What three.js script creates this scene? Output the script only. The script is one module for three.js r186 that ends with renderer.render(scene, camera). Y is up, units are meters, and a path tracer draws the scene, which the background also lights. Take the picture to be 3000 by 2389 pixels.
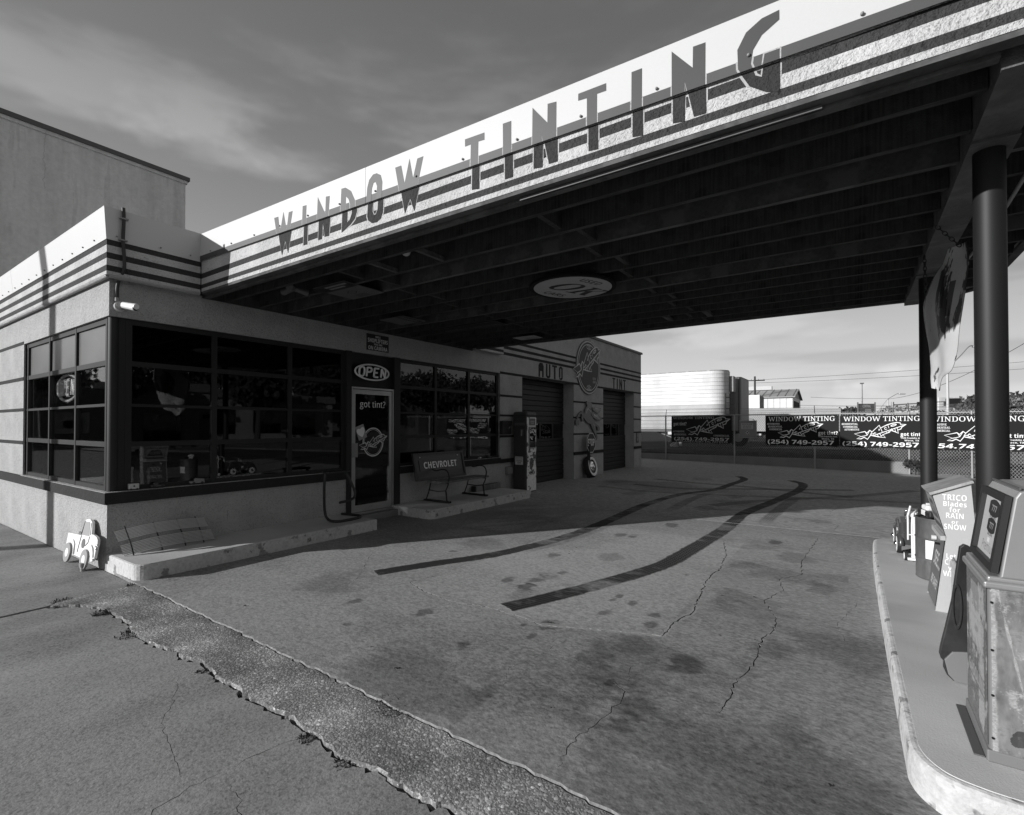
import * as THREE from 'three';
import { mergeGeometries } from 'three/addons/utils/BufferGeometryUtils.js';
import { RoundedBoxGeometry } from 'three/addons/geometries/RoundedBoxGeometry.js';

// ---------------------------------------------------------------- camera, sky, sun, exposure
const scene = new THREE.Scene();
const camera = new THREE.PerspectiveCamera(78.46, 3000 / 2389, 0.05, 900);
camera.position.set(-1.918, 1.5, 6.47);
camera.rotation.order = 'YXZ';
const YAW = THREE.MathUtils.degToRad(34.49), PITCH = THREE.MathUtils.degToRad(0.7);
camera.lookAt(camera.position.x + Math.cos(YAW) * Math.cos(PITCH), 1.5 + Math.sin(PITCH), camera.position.z - Math.sin(YAW) * Math.cos(PITCH));
camera.setViewOffset(3000, 2389, 0, -34.6, 3000, 2389);   // lens shift

const SUN_EL = THREE.MathUtils.degToRad(16);
const SUN = new THREE.Vector3(-0.822 * Math.cos(SUN_EL), Math.sin(SUN_EL), -0.569 * Math.cos(SUN_EL)).normalize();
const sun = new THREE.DirectionalLight(0xffffff, 5);
sun.position.copy(SUN).multiplyScalar(60);
sun.target.position.set(6, 0, 3);
sun.position.add(sun.target.position);
sun.castShadow = true;
sun.shadow.mapSize.set(4096, 4096);
Object.assign(sun.shadow.camera, { left: -40, right: 40, top: 30, bottom: -30, near: 1, far: 160 });
scene.add(sun, sun.target);

const renderer = new THREE.WebGLRenderer({ antialias: true });
renderer.toneMapping = THREE.LinearToneMapping;
renderer.toneMappingExposure = 1.0;
renderer.shadowMap.enabled = true;

// ---------------------------------------------------------------- noise and small helpers
function rngOf(seed) { let s = seed | 0; return () => { s = (s + 0x6d2b79f5) | 0; let t = Math.imul(s ^ (s >>> 15), 1 | s); t = (t + Math.imul(t ^ (t >>> 7), 61 | t)) ^ t; return ((t ^ (t >>> 14)) >>> 0) / 4294967296; }; }
const lerp = (a, b, t) => a + (b - a) * t, clamp = (x, a = 0, b = 1) => Math.min(b, Math.max(a, x));
const sstep = (a, b, x) => { const t = clamp((x - a) / (b - a)); return t * t * (3 - 2 * t); };
function lattice(cx, cy, seed) { const r = rngOf(seed), a = new Float32Array(cx * cy); for (let i = 0; i < a.length; i++) a[i] = r(); return a; }
// one octave of tileable value noise added into out
function addOctave(out, W, H, cx, cy, seed, amp) {
  const L = lattice(cx, cy, seed);
  for (let y = 0; y < H; y++) {
    const fy = (y / H) * cy, iy = Math.floor(fy), ty = fy - iy, sy = ty * ty * (3 - 2 * ty), r0 = (iy % cy) * cx, r1 = ((iy + 1) % cy) * cx;
    for (let x = 0; x < W; x++) {
      const fx = (x / W) * cx, ix = Math.floor(fx), tx = fx - ix, sx = tx * tx * (3 - 2 * tx), x0 = ix % cx, x1 = (ix + 1) % cx;
      out[y * W + x] += amp * (lerp(lerp(L[r0 + x0], L[r0 + x1], sx), lerp(L[r1 + x0], L[r1 + x1], sx), sy) - 0.5);
    }
  }
}
function fbm(W, H, cells, seed, octaves = 5, gain = 0.5, ax = 1, ay = 1) {
  const o = new Float32Array(W * H); let a = 1, c = cells;
  for (let k = 0; k < octaves && c * Math.max(ax, ay) <= W; k++) { addOctave(o, W, H, Math.max(1, Math.round(c * ax)), Math.max(1, Math.round(c * ay)), seed + k * 17, a); a *= gain; c *= 2; }
  return o;   // about -0.6 .. 0.6
}
function white(W, H, seed) { const r = rngOf(seed), o = new Float32Array(W * H); for (let i = 0; i < o.length; i++) o[i] = r() - 0.5; return o; }
// grey texture from linear values 0..1 (stored sRGB when colour = true)
const toS = (v) => (v <= 0.0031308 ? v * 12.92 : 1.055 * Math.pow(v, 1 / 2.4) - 0.055);
function tex(arr, W, H, colour, rx = 1, ry = rx, ox = 0, oy = 0) {
  const d = new Uint8Array(W * H * 4);
  for (let i = 0; i < W * H; i++) { const v = clamp(arr[i]); const b = Math.round((colour ? toS(v) : v) * 255); d[i * 4] = d[i * 4 + 1] = d[i * 4 + 2] = b; d[i * 4 + 3] = 255; }
  const t = new THREE.DataTexture(d, W, H); t.magFilter = THREE.LinearFilter; t.minFilter = THREE.LinearMipmapLinearFilter; t.generateMipmaps = true;
  t.wrapS = t.wrapT = THREE.RepeatWrapping; t.repeat.set(rx, ry); t.offset.set(ox, oy); if (colour) t.colorSpace = THREE.SRGBColorSpace; t.needsUpdate = true; return t;
}
function canvasTex(w, h, draw) {
  const c = document.createElement('canvas'); c.width = w; c.height = h; const g = c.getContext('2d'); draw(g, w, h);
  const t = new THREE.CanvasTexture(c); t.colorSpace = THREE.SRGBColorSpace; t.anisotropy = 8; return t;
}
const grey = (v) => { const b = Math.round(toS(v) * 255); return `rgb(${b},${b},${b})`; };
// text squeezed into a box: left x, baseline y, width w, cap height h
function txt(g, s, x, y, w, h, font = 'bold 100px sans-serif', slant = 0) {
  g.save(); g.font = font; g.textAlign = 'left'; g.textBaseline = 'alphabetic'; const m = g.measureText(s).width; g.translate(x, y); g.transform(1, 0, slant, 1, 0, 0); g.scale(w / m, h / 72); g.fillText(s, 0, 0); g.restore();
}

// ---------------------------------------------------------------- sky (float equirect)
{
  const W = 2048, H = 1024, data = new Float32Array(W * H * 4);
  const n1 = fbm(1024, 1024, 4, 901, 8, 0.62, 1, 1), n2 = fbm(1024, 1024, 3, 977, 6, 0.5, 1, 1), n3 = fbm(1024, 1024, 3, 331, 7, 0.56, 1, 5);
  const samp = (a, u, v) => { u = ((u % 1) + 1) % 1; v = ((v % 1) + 1) % 1; const x = u * 1024, y = v * 1024, x0 = Math.floor(x) % 1024, y0 = Math.floor(y) % 1024, x1 = (x0 + 1) % 1024, y1 = (y0 + 1) % 1024, tx = x - Math.floor(x), ty = y - Math.floor(y); return lerp(lerp(a[y0 * 1024 + x0], a[y0 * 1024 + x1], tx), lerp(a[y1 * 1024 + x0], a[y1 * 1024 + x1], tx), ty); };
  for (let j = 0; j < H; j++) {
    const el = ((j + 0.5) / H - 0.5) * Math.PI, y = Math.sin(el), e = Math.max(0, el) * 57.2958;
    for (let i = 0; i < W; i++) {
      const az = ((i + 0.5) / W - 0.5) * 2 * Math.PI, x = Math.cos(az) * Math.cos(el), z = Math.sin(az) * Math.cos(el);
      const gam = Math.acos(clamp(x * SUN.x + y * SUN.y + z * SUN.z, -1, 1)) * 57.2958;
      let L = 0.064 + 0.68 * Math.exp(-e / 14) + 0.28 * Math.exp(-gam / 46);
      if (y > 0) {
        // thin high cloud: long level wisps and a few small puffs, thinning out overhead
        const w = samp(n2, az * 0.11 + 0.3, el * 0.3) * 0.12, a = samp(n1, az * 0.3 + 0.63 + w, el * 1.15 + 0.2 + w), b = samp(n2, az * 0.13 + 0.44, el * 0.5 + 0.21), c = samp(n1, az * 0.5 + 0.6 + w, el * 0.8 + 0.37), t = samp(n3, az * 0.35 + w, el * 0.5 + 0.1);
        const wisp = sstep(0.04, 0.42, a * 0.85 + b * 0.35 + t * 0.3), puff = sstep(0.26, 0.5, c + b * 0.35) * sstep(34, 22, e);
        const band = sstep(0.0, 0.3, samp(n3, az * 0.45 + 0.2 + w, el * 1.3 + 0.35) + a * 0.4) * sstep(20, 9, e), d = clamp(wisp * 0.75 + puff * 0.6 + band * 0.55) * lerp(0.12, 1, sstep(42, 20, e)) * sstep(0, 4, e);
        L = lerp(L, L + 0.2, d);
      } else L = 0.3;
      const o = (j * W + i) * 4; data[o] = data[o + 1] = data[o + 2] = L; data[o + 3] = 1;
    }
  }
  const t = new THREE.DataTexture(data, W, H, THREE.RGBAFormat, THREE.FloatType);
  t.mapping = THREE.EquirectangularReflectionMapping; t.magFilter = THREE.LinearFilter; t.minFilter = THREE.LinearFilter; t.needsUpdate = true;
  scene.background = t; scene.environment = t;
}

// ---------------------------------------------------------------- geometry helpers (authored in world metres)
const V2 = (x, y) => new THREE.Vector2(x, y), V3 = (x, y, z) => new THREE.Vector3(x, y, z);
// uv in metres from position along the dominant face direction
function metreUV(g) {
  if (g.index) g = g.toNonIndexed();
  if (!g.attributes.normal) g.computeVertexNormals();
  const p = g.attributes.position, n = g.attributes.normal, uv = new Float32Array(p.count * 2), a = V3(0, 0, 0), b = V3(0, 0, 0), c = V3(0, 0, 0);
  for (let i = 0; i < p.count; i += 3) {
    a.fromBufferAttribute(p, i); b.fromBufferAttribute(p, i + 1).sub(a); c.fromBufferAttribute(p, i + 2).sub(a); b.cross(c);
    const ax = Math.abs(b.x), ay = Math.abs(b.y), az = Math.abs(b.z);
    for (let k = i; k < i + 3 && k < p.count; k++) {
      const X = p.getX(k), Y = p.getY(k), Z = p.getZ(k);
      if (ay >= ax && ay >= az) { uv[k * 2] = X; uv[k * 2 + 1] = Z; } else if (ax >= az) { uv[k * 2] = Z; uv[k * 2 + 1] = Y; } else { uv[k * 2] = X; uv[k * 2 + 1] = Y; }
    }
  }
  g.setAttribute('uv', new THREE.BufferAttribute(uv, 2)); return g;
}
const B = (x0, x1, y0, y1, z0, z1) => { const g = new THREE.BoxGeometry(Math.abs(x1 - x0), Math.abs(y1 - y0), Math.abs(z1 - z0)); g.translate((x0 + x1) / 2, (y0 + y1) / 2, (z0 + z1) / 2); return metreUV(g); };
const RB = (x0, x1, y0, y1, z0, z1, r = 0.01, s = 2) => { const g = new RoundedBoxGeometry(x1 - x0, y1 - y0, z1 - z0, s, r); g.translate((x0 + x1) / 2, (y0 + y1) / 2, (z0 + z1) / 2); return metreUV(g); };
function bar(a, b, r0, r1 = r0, seg = 8) { a = V3(...a); b = V3(...b); const d = b.clone().sub(a), g = new THREE.CylinderGeometry(r1, r0, d.length(), seg, 1); g.applyQuaternion(new THREE.Quaternion().setFromUnitVectors(V3(0, 1, 0), d.clone().normalize())); g.translate((a.x + b.x) / 2, (a.y + b.y) / 2, (a.z + b.z) / 2); return g; }
function tube(pts, r, seg = 6, n = 0, closed = false) { const c = new THREE.CatmullRomCurve3(pts.map((p) => V3(...p)), closed, 'centripetal'); return new THREE.TubeGeometry(c, n || pts.length * 6, r, seg, closed); }
function cyl(c, axis, r, len, seg = 20, r2 = r) { const g = new THREE.CylinderGeometry(r2, r, len, seg); if (axis === 'x') g.rotateZ(-Math.PI / 2); if (axis === 'z') g.rotateX(Math.PI / 2); g.translate(...c); return g; }
const join = (...gs) => mergeGeometries(gs.flat().map((g) => { g = g.index ? g.toNonIndexed() : g; for (const k of Object.keys(g.attributes)) if (!['position', 'normal', 'uv'].includes(k)) g.deleteAttribute(k); if (!g.attributes.uv) g = metreUV(g); return g; }));
// map positions; winding is reversed when the map mirrors
function remap(g, f, flip) {
  if (g.index) g = g.toNonIndexed(); const p = g.attributes.position, v = V3(0, 0, 0);
  for (let i = 0; i < p.count; i++) { v.fromBufferAttribute(p, i); const r = f(v.x, v.y, v.z); p.setXYZ(i, r[0], r[1], r[2]); }
  if (flip) for (let i = 0; i < p.count; i += 3) { const t = [p.getX(i + 1), p.getY(i + 1), p.getZ(i + 1)]; p.setXYZ(i + 1, p.getX(i + 2), p.getY(i + 2), p.getZ(i + 2)); p.setXYZ(i + 2, ...t); if (g.attributes.uv) { const u = g.attributes.uv, q = [u.getX(i + 1), u.getY(i + 1)]; u.setXY(i + 1, u.getX(i + 2), u.getY(i + 2)); u.setXY(i + 2, ...q); } }
  g.deleteAttribute('normal'); g.computeVertexNormals(); return metreUV(g);
}
const shapeOf = (pts, holes = []) => { const s = new THREE.Shape(pts.map((p) => V2(p[0], p[1]))); for (const h of holes) s.holes.push(new THREE.Path(h.map((p) => V2(p[0], p[1])))); return s; };
const ext = (shape, d, bevel = 0) => new THREE.ExtrudeGeometry(shape, { depth: d, bevelEnabled: bevel > 0, bevelSize: bevel, bevelThickness: bevel, bevelSegments: 3, bevelOffset: -bevel, curveSegments: 16, steps: 1 });
const slabB = (pts, y0, y1, b) => remap(ext(shapeOf(pts), y1 - y0 - 2 * b, b), (x, y, z) => [x, y0 + b + z, y], true);
const slabXZ = (pts, y0, y1, holes) => remap(ext(shapeOf(pts, holes), y1 - y0), (x, y, z) => [x, y0 + z, y], true);        // polygon in x,z
const plateXY = (pts, z0, z1, holes, bevel) => metreUV(ext(shapeOf(pts, holes), z1 - z0, bevel).translate(0, 0, z0));        // polygon in x,y
const plateZY = (pts, x0, x1, holes, bevel) => remap(ext(shapeOf(pts, holes), x1 - x0, bevel), (x, y, z) => [x0 + z, y, x], true); // polygon in z,y
const poly = (cx, cy, rx, ry, n = 32, a0 = 0) => Array.from({ length: n }, (_, i) => [cx + rx * Math.cos(a0 + (i / n) * 2 * Math.PI), cy + ry * Math.sin(a0 + (i / n) * 2 * Math.PI)]);
// a rectangle with a 0..1 picture on it, in a plane facing dir ('-x', '+z', '-z', '-y')
function picture(dir, a0, a1, b0, b1, c) {
  const g = new THREE.PlaneGeometry(1, 1), p = g.attributes.position;
  for (let i = 0; i < 4; i++) {
    const u = p.getX(i) + 0.5, v = p.getY(i) + 0.5;
    if (dir === '+z') p.setXYZ(i, lerp(a0, a1, u), lerp(b0, b1, v), c); else if (dir === '-z') p.setXYZ(i, lerp(a1, a0, u), lerp(b0, b1, v), c);
    else if (dir === '-x') p.setXYZ(i, c, lerp(b0, b1, v), lerp(a0, a1, u)); else p.setXYZ(i, lerp(a0, a1, u), c, lerp(b0, b1, v));
  }
  g.computeVertexNormals(); return g;
}
// a band swept along a path in x,z: outer face at the path, thickness inward (to the right of travel), y0/y1 numbers or functions of (x,z); lean moves the top outward
function sweep(path, y0, y1, th, lean = 0) {
  const n = path.length, f0 = typeof y0 === 'function' ? y0 : () => y0, f1 = typeof y1 === 'function' ? y1 : () => y1, rows = [];
  for (let i = 0; i < n; i++) {
    const p = path[i], a = path[Math.max(0, i - 1)], b = path[Math.min(n - 1, i + 1)];
    const t1 = V2(p[0] - a[0], p[1] - a[1]), t2 = V2(b[0] - p[0], b[1] - p[1]); if (t1.lengthSq() === 0) t1.copy(t2); if (t2.lengthSq() === 0) t2.copy(t1); t1.normalize(); t2.normalize();
    const n1 = V2(-t1.y, t1.x), n2 = V2(-t2.y, t2.x), nn = n1.clone().add(n2).normalize(), k = 1 / Math.max(0.3, nn.dot(n1));
    const o = (d) => [p[0] - nn.x * k * d, p[1] - nn.y * k * d], A = f0(...p), C = f1(...p), ot = o(-lean), i0 = o(th), it = o(th - lean);
    rows.push([[p[0], A, p[1]], [ot[0], C, ot[1]], [it[0], C, it[1]], [i0[0], A, i0[1]]]);
  }
  const pos = [], quad = (a, b, c, d) => pos.push(...a, ...b, ...c, ...a, ...c, ...d);
  for (let i = 0; i < n - 1; i++) { const r = rows[i], s = rows[i + 1]; for (let k = 0; k < 4; k++) { const m = (k + 1) % 4; quad(r[k], s[k], s[m], r[m]); } }
  quad(...rows[0]); quad(...[...rows[n - 1]].reverse());
  const g = new THREE.BufferGeometry(); g.setAttribute('position', new THREE.Float32BufferAttribute(pos, 3)); g.computeVertexNormals(); return metreUV(g);
}
const arc = (cx, cz, r, a0, a1, n = 10) => Array.from({ length: n + 1 }, (_, i) => { const a = lerp(a0, a1, i / n); return [cx + r * Math.cos(a), cz + r * Math.sin(a)]; });

// ---------------------------------------------------------------- object helpers
const taken = new Map();
function numbered(name) { const k = taken.get(name) ?? 0; taken.set(name, k + 1); return k ? `${name}_${String(k).padStart(3, '0')}` : name; }
function thing(name, label, category, base = [0, 0, 0], group) {
  const o = new THREE.Group(); o.name = numbered(name); o.position.set(...base); o.userData = { label, category }; if (group) o.userData.group = group; scene.add(o); return o;
}
function structure(name, label) { const o = new THREE.Group(); o.name = numbered(name); o.userData = { kind: 'structure' }; if (label) o.userData.label = label; scene.add(o); return o; }
// a part whose geometry is in world metres, under a thing standing at its base
function part(parent, name, g, m, label) {
  if (!g.attributes.uv) g = metreUV(g);
  const o = new THREE.Mesh(g, m); o.name = name; o.castShadow = o.receiveShadow = true;
  if (parent.isGroup) o.position.copy(parent.position).negate();
  if (label) o.userData.label = label; parent.add(o); return o;
}
// a part in the thing's own coordinates
function local(parent, name, g, m, pos, rot) { if (!g.attributes.uv) g = metreUV(g); const o = new THREE.Mesh(g, m); o.name = name; o.castShadow = o.receiveShadow = true; if (pos) o.position.set(...pos); if (rot) o.rotation.set(...rot); parent.add(o); return o; }
const M = (v, o = {}) => { const { rough = 0.85, metal = 0, ...rest } = o; return new THREE.MeshPhysicalMaterial({ color: new THREE.Color().setRGB(v, v, v), roughness: rough, metalness: metal, specularIntensity: rough >= 0.8 ? 0.35 : 1, ...rest }); };

// ---------------------------------------------------------------- materials
const S = 512;
const stuccoBump = (() => { const a = fbm(S, S, 24, 11, 4, 0.7), w = white(S, S, 12), o = new Float32Array(S * S); for (let i = 0; i < o.length; i++) o[i] = 0.5 + a[i] * 0.6 + w[i] * 0.12; return tex(o, S, S, false, 1 / 0.55); })();
const stuccoCol = (() => { const a = fbm(S, S, 64, 21, 3, 0.9), b = fbm(S, S, 3, 22, 5, 0.5), o = new Float32Array(S * S); for (let i = 0; i < o.length; i++) o[i] = 0.88 + b[i] * 0.18 - sstep(0.26, 0.55, a[i]) * 0.42 + a[i] * 0.16; return tex(o, S, S, true, 1 / 0.75); })();
const grimeCol = (() => { const a = fbm(S, S, 3, 31, 7, 0.55), b = fbm(S, S, 6, 32, 6, 0.6, 1, 0.3), o = new Float32Array(S * S); for (let i = 0; i < o.length; i++) o[i] = 0.9 + a[i] * 0.16 + b[i] * 0.16; return tex(o, S, S, true, 1 / 2.7); })();
const sheetCol = (() => { const a = fbm(S, S, 2, 41, 6, 0.5), b = white(S, S, 3), o = new Float32Array(S * S); for (let i = 0; i < o.length; i++) o[i] = 0.95 + a[i] * 0.07 + b[i] * 0.02; return tex(o, S, S, true, 1 / 3.1); })();
const sheetBump = (() => { const a = fbm(S, S, 2, 51, 3, 0.4), o = new Float32Array(S * S); for (let i = 0; i < o.length; i++) o[i] = 0.5 + a[i] * 0.6; return tex(o, S, S, false, 1 / 1.9); })();
const woodCol = (() => { const a = fbm(S, S, 6, 61, 6, 0.6, 14, 0.6), b = fbm(S, S, 4, 62, 6, 0.55), o = new Float32Array(S * S); for (let i = 0; i < o.length; i++) o[i] = 0.8 + a[i] * 0.34 + sstep(0.15, 0.4, b[i]) * 0.22 - sstep(-0.1, -0.35, b[i]) * 0.2; return tex(o, S, S, true, 1 / 0.9, 1 / 0.9); })();
const peelCol = (() => { const a = fbm(S, S, 7, 71, 6, 0.6, 1, 0.8), b = fbm(S, S, 3, 72, 5, 0.5), w = fbm(S, S, 60, 73, 2, 0.6), o = new Float32Array(S * S); for (let i = 0; i < o.length; i++) o[i] = 0.72 + 0.2 * sstep(-0.05, 0.3, a[i] * 0.8 + b[i] * 0.4) + a[i] * 0.25 + w[i] * 0.16; return tex(o, S, S, true, 1 / 1.1); })();
const fineBump = (() => { const a = fbm(S, S, 70, 81, 2, 0.8), o = new Float32Array(S * S); for (let i = 0; i < o.length; i++) o[i] = 0.5 + a[i] * 0.6; return tex(o, S, S, false, 1 / 0.35); })();
// worn kerb paint: white paint chipped down to bare concrete
const kerbCol = (() => { const a = fbm(1024, S, 9, 91, 7, 0.6, 2, 1), b = fbm(1024, S, 2, 92, 5, 0.5, 2, 1), w = fbm(1024, S, 50, 93, 3, 0.7, 2, 1), o = new Float32Array(1024 * S); for (let i = 0; i < o.length; i++) o[i] = 0.9 - 0.5 * sstep(0.34, 0.5, a[i] * 0.9 + b[i] * 0.4) + w[i] * 0.22 + b[i] * 0.2; return tex(o, 1024, S, true, 1 / 2.2, 1 / 1.1); })();

const wallCol = (() => { const N = 1024, a = fbm(N, N, 3, 951, 8, 0.55), v = fbm(N, N, 4, 952, 6, 0.6, 8, 0.75), f = fbm(N, N, 90, 953, 3, 0.8), o = new Float32Array(N * N); for (let i = 0; i < o.length; i++) o[i] = 0.86 + a[i] * 0.16 + v[i] * 0.16 + f[i] * 0.08 - 0.16 * sstep(0.2, 0.45, v[i] + a[i] * 0.4); for (const [x0, s] of [[210, 5], [640, 6], [880, 7]]) { let x = x0; const r = rngOf(s * 31); for (let y = 0; y < 700; y++) { x += (r() - 0.5) * 2.2; const i = y * N + ((Math.round(x) % N) + N) % N; o[i] *= 0.55; } } return tex(o, N, N, true, 1 / 7); })();
const mat = {
  stucco: M(0.47, { map: stuccoCol, bumpMap: stuccoBump, bumpScale: 0.011, rough: 0.95 }),
  stuccoDark: M(0.036, { map: stuccoCol, bumpMap: stuccoBump, bumpScale: 0.006, rough: 0.8 }),
  cornice: M(0.6, { map: stuccoCol, bumpMap: stuccoBump, bumpScale: 0.009, rough: 0.9 }),
  corniceDark: M(0.055, { map: stuccoCol, bumpMap: stuccoBump, bumpScale: 0.009, rough: 0.8 }),
  sheet: M(0.57, { map: sheetCol, bumpMap: sheetBump, bumpScale: 0.004, rough: 0.55 }),
  sheetStripe: M(0.07, { map: grimeCol, rough: 0.6 }),
  letterSheet: M(0.05, { map: grimeCol, rough: 0.55 }),
  letterStucco: M(0.045, { map: stuccoCol, bumpMap: stuccoBump, bumpScale: 0.007, rough: 0.8 }),
  outline: M(0.5, { map: stuccoCol, rough: 0.85 }),
  frame: M(0.03, { map: grimeCol, rough: 0.55, specularIntensity: 0.4 }),
  glass: new THREE.MeshPhysicalMaterial({ color: new THREE.Color().setRGB(0.3, 0.3, 0.3), transmission: 1, roughness: 0.015, thickness: 0, ior: 1.52 }),
  clear: new THREE.MeshPhysicalMaterial({ color: new THREE.Color().setRGB(0.85, 0.85, 0.85), transmission: 1, roughness: 0.02, thickness: 0, ior: 1.5 }),
  film: M(0.13, { map: grimeCol, rough: 0.32 }),
  black: M(0.012, { rough: 0.9 }),
  blackMetal: M(0.02, { rough: 0.5 }),
  joist: M(0.07, { map: woodCol, bumpMap: fineBump, bumpScale: 0.002, rough: 0.9 }),
  joistPale: M(0.12, { map: peelCol, rough: 0.9 }),
  deck: M(0.04, { map: peelCol, rough: 0.9 }),  // canopy deck toned darker than its joists; shade between them put into the colour
  beam: M(0.14, { map: peelCol, bumpMap: fineBump, bumpScale: 0.002, rough: 0.7 }),
  column: M(0.012, { map: grimeCol, rough: 0.55, specularIntensity: 0.7 }),
  garage: M(0.012, { map: grimeCol, rough: 0.6 }),
  alu: M(0.42, { map: grimeCol, rough: 0.42, metal: 0.75 }),
  chrome: M(0.75, { rough: 0.16, metal: 1 }),
  slat: M(0.8, { rough: 0.3, metal: 0.7 }),
  galv: M(0.32, { rough: 0.55, metal: 0.5 }),
  rustIron: M(0.045, { map: peelCol, rough: 0.8 }),
  plank: M(0.2, { map: woodCol, rough: 0.9 }),
  whitePaint: M(0.78, { map: sheetCol, rough: 0.5 }),
  rubber: M(0.018, { rough: 0.75 }),
  kerb: M(0.56, { map: kerbCol, bumpMap: stuccoBump, bumpScale: 0.002, rough: 0.9 }),
  concTop: M(0.58, { map: grimeCol, bumpMap: fineBump, bumpScale: 0.0008, rough: 0.92 }),
  conc: M(0.24, { map: grimeCol, bumpMap: fineBump, bumpScale: 0.001, rough: 0.92 }),
  tall: M(0.78, { map: wallCol, bumpMap: stuccoBump, bumpScale: 0.004, rough: 0.95 }),
  conduit: M(0.03, { rough: 0.6 }),
  dirt: M(0.045, { map: grimeCol, bumpMap: stuccoBump, bumpScale: 0.02, rough: 1 }),
  light: M(0.6, { rough: 0.5 }), mid: M(0.25, { rough: 0.6 }), dim: M(0.1, { rough: 0.6 }),
};

// ---------------------------------------------------------------- ground
const near = { x0: -0.5, z0: -0.5, sx: 7, sz: 12 }, far = { x0: 6.2, z0: -8, sx: 16, sz: 24 };
const crackC = [[1.872,3.056],[1.721,3.004],[1.485,2.951],[1.385,3.207],[1.311,3.590],[1.373,3.975],[1.358,4.313],[1.313,4.493],[1.425,4.774],[1.495,4.951],[1.573,5.138],[1.629,5.328],[1.936,5.320],[2.217,5.388],[2.519,5.349],[3.186,5.271],[3.697,5.295],[4.239,5.234],[4.976,5.058]];
const tyreA = [[1.50,2.44],[2.063,2.678],[2.689,2.978],[3.351,3.142],[4.258,3.266],[5.507,3.251],[7.336,3.181],[9.252,3.356],[10.238,3.729],[11.735,3.852],[13.3,3.9],[14.0,3.62]];
const tyreB = [[1.46,4.09],[1.933,4.285],[2.688,4.546],[3.431,4.750],[4.365,4.829],[5.742,4.900],[7.427,4.904],[8.824,5.091],[10.103,5.244],[11.6,5.391],[12.9,5.33],[13.579,5.02]];
const marks = [
  { p: tyreA, w: 0.1, a: 1 }, { p: tyreB, w: 0.104, a: 1 },
  { p: [[6.453,5.297],[8.329,5.348],[10.245,5.451]], w: 0.1, a: 0.62, rib: 1 }, { p: [[6.783,3.759],[8.638,3.718],[10.050,3.822]], w: 0.1, a: 0.6, rib: 1 }, { p: [[2.9,3.22],[4.2,3.42],[5.4,3.4]], w: 0.05, a: 0.4, rib: 1 },
  { p: [[10.331,1.808],[10.174,3.099],[10.908,4.324],[12.092,6.428]], w: 0.13, a: 0.6 }, { p: [[11.921,1.827],[11.527,3.086],[11.404,4.241],[10.903,5.760],[10.707,6.431]], w: 0.13, a: 0.55 }, { p: [[7.903,4.254],[8.727,4.687],[9.473,5.223],[10.918,6.431],[12.8,7.6]], w: 0.13, a: 0.5 },
  { p: [[9.5,1.2],[9.2,2.6],[9.6,4.4],[10.2,6.2],[10.6,8.2]], w: 0.12, a: 0.4 },
];
const spots = [[2.210,3.917,.17],[2.601,4.003,.14],[2.009,3.937,.13],[2.085,3.668,.12],[2.148,4.909,.08],[2.121,4.739,.06],[2.241,4.754,.05],[1.103,4.562,.07],[1.239,4.402,.06],[0.708,4.257,.11],[0.845,2.942,.1],[1.403,5.203,.22],[1.083,5.051,.2],[1.284,5.573,.16],[0.680,5.491,.2],[2.832,5.593,.3],[0.821,5.280,.05],[1.995,5.153,.1],[1.799,5.201,.09],[1.808,4.792,.1],[4.559,3.835,.13],[4.580,3.995,.13],[1.353,4.552,.16],[3.4,4.2,.2],[3.9,5.5,.22],[4.6,5.9,.3],[5.3,5.6,.15],[3.1,3.6,.14],[5.6,4.2,.16],[1.0,3.6,.12],[.5,3.3,.1],[2.6,2.5,.12],[3.4,6.2,.2],[1.9,6.0,.25],[.9,6.2,.2],[7.6,4.2,.3],[8.8,2.4,.4],[9.4,4.4,.3],[7.2,6.0,.35],[12.5,3.0,.5],[10.8,1.2,.5]];
const soaked = [[1.3, 5.3, 0.6], [2.6, 5.75, 0.6], [0.8, 5.0, 0.4], [3.9, 5.7, 0.5], [2.1, 6.3, 0.5], [0.5, 6.1, 0.5], [1.9, 4.0, 0.35], [2.5, 3.9, 0.3], [0.3, 4.1, 0.5], [1.0, 2.4, 0.5], [3.0, 2.6, 0.5], [5.0, 5.5, 0.6], [8.5, 4.6, 0.9], [10.5, 2.4, 1.2], [7.4, 5.8, 0.8]];
const inPatch = (x, z) => x > 1.4 && x < 5 && z > 3.05 && z < 5.3 && z < 3.4 + (x - 1.0) * 3.2;
function fineLine(pts, n) { const o = []; for (let i = 0; i < pts.length - 1; i++) for (let k = 0; k < n; k++) o.push([lerp(pts[i][0], pts[i + 1][0], k / n), lerp(pts[i][1], pts[i + 1][1], k / n)]); o.push(pts.at(-1)); return o; }
function smoothLine(pts, n = 60) { const c = new THREE.CatmullRomCurve3(pts.map((p) => V3(p[0], 0, p[1])), false, 'centripetal'); return c.getPoints(n).map((p) => [p.x, p.z]); }
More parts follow.
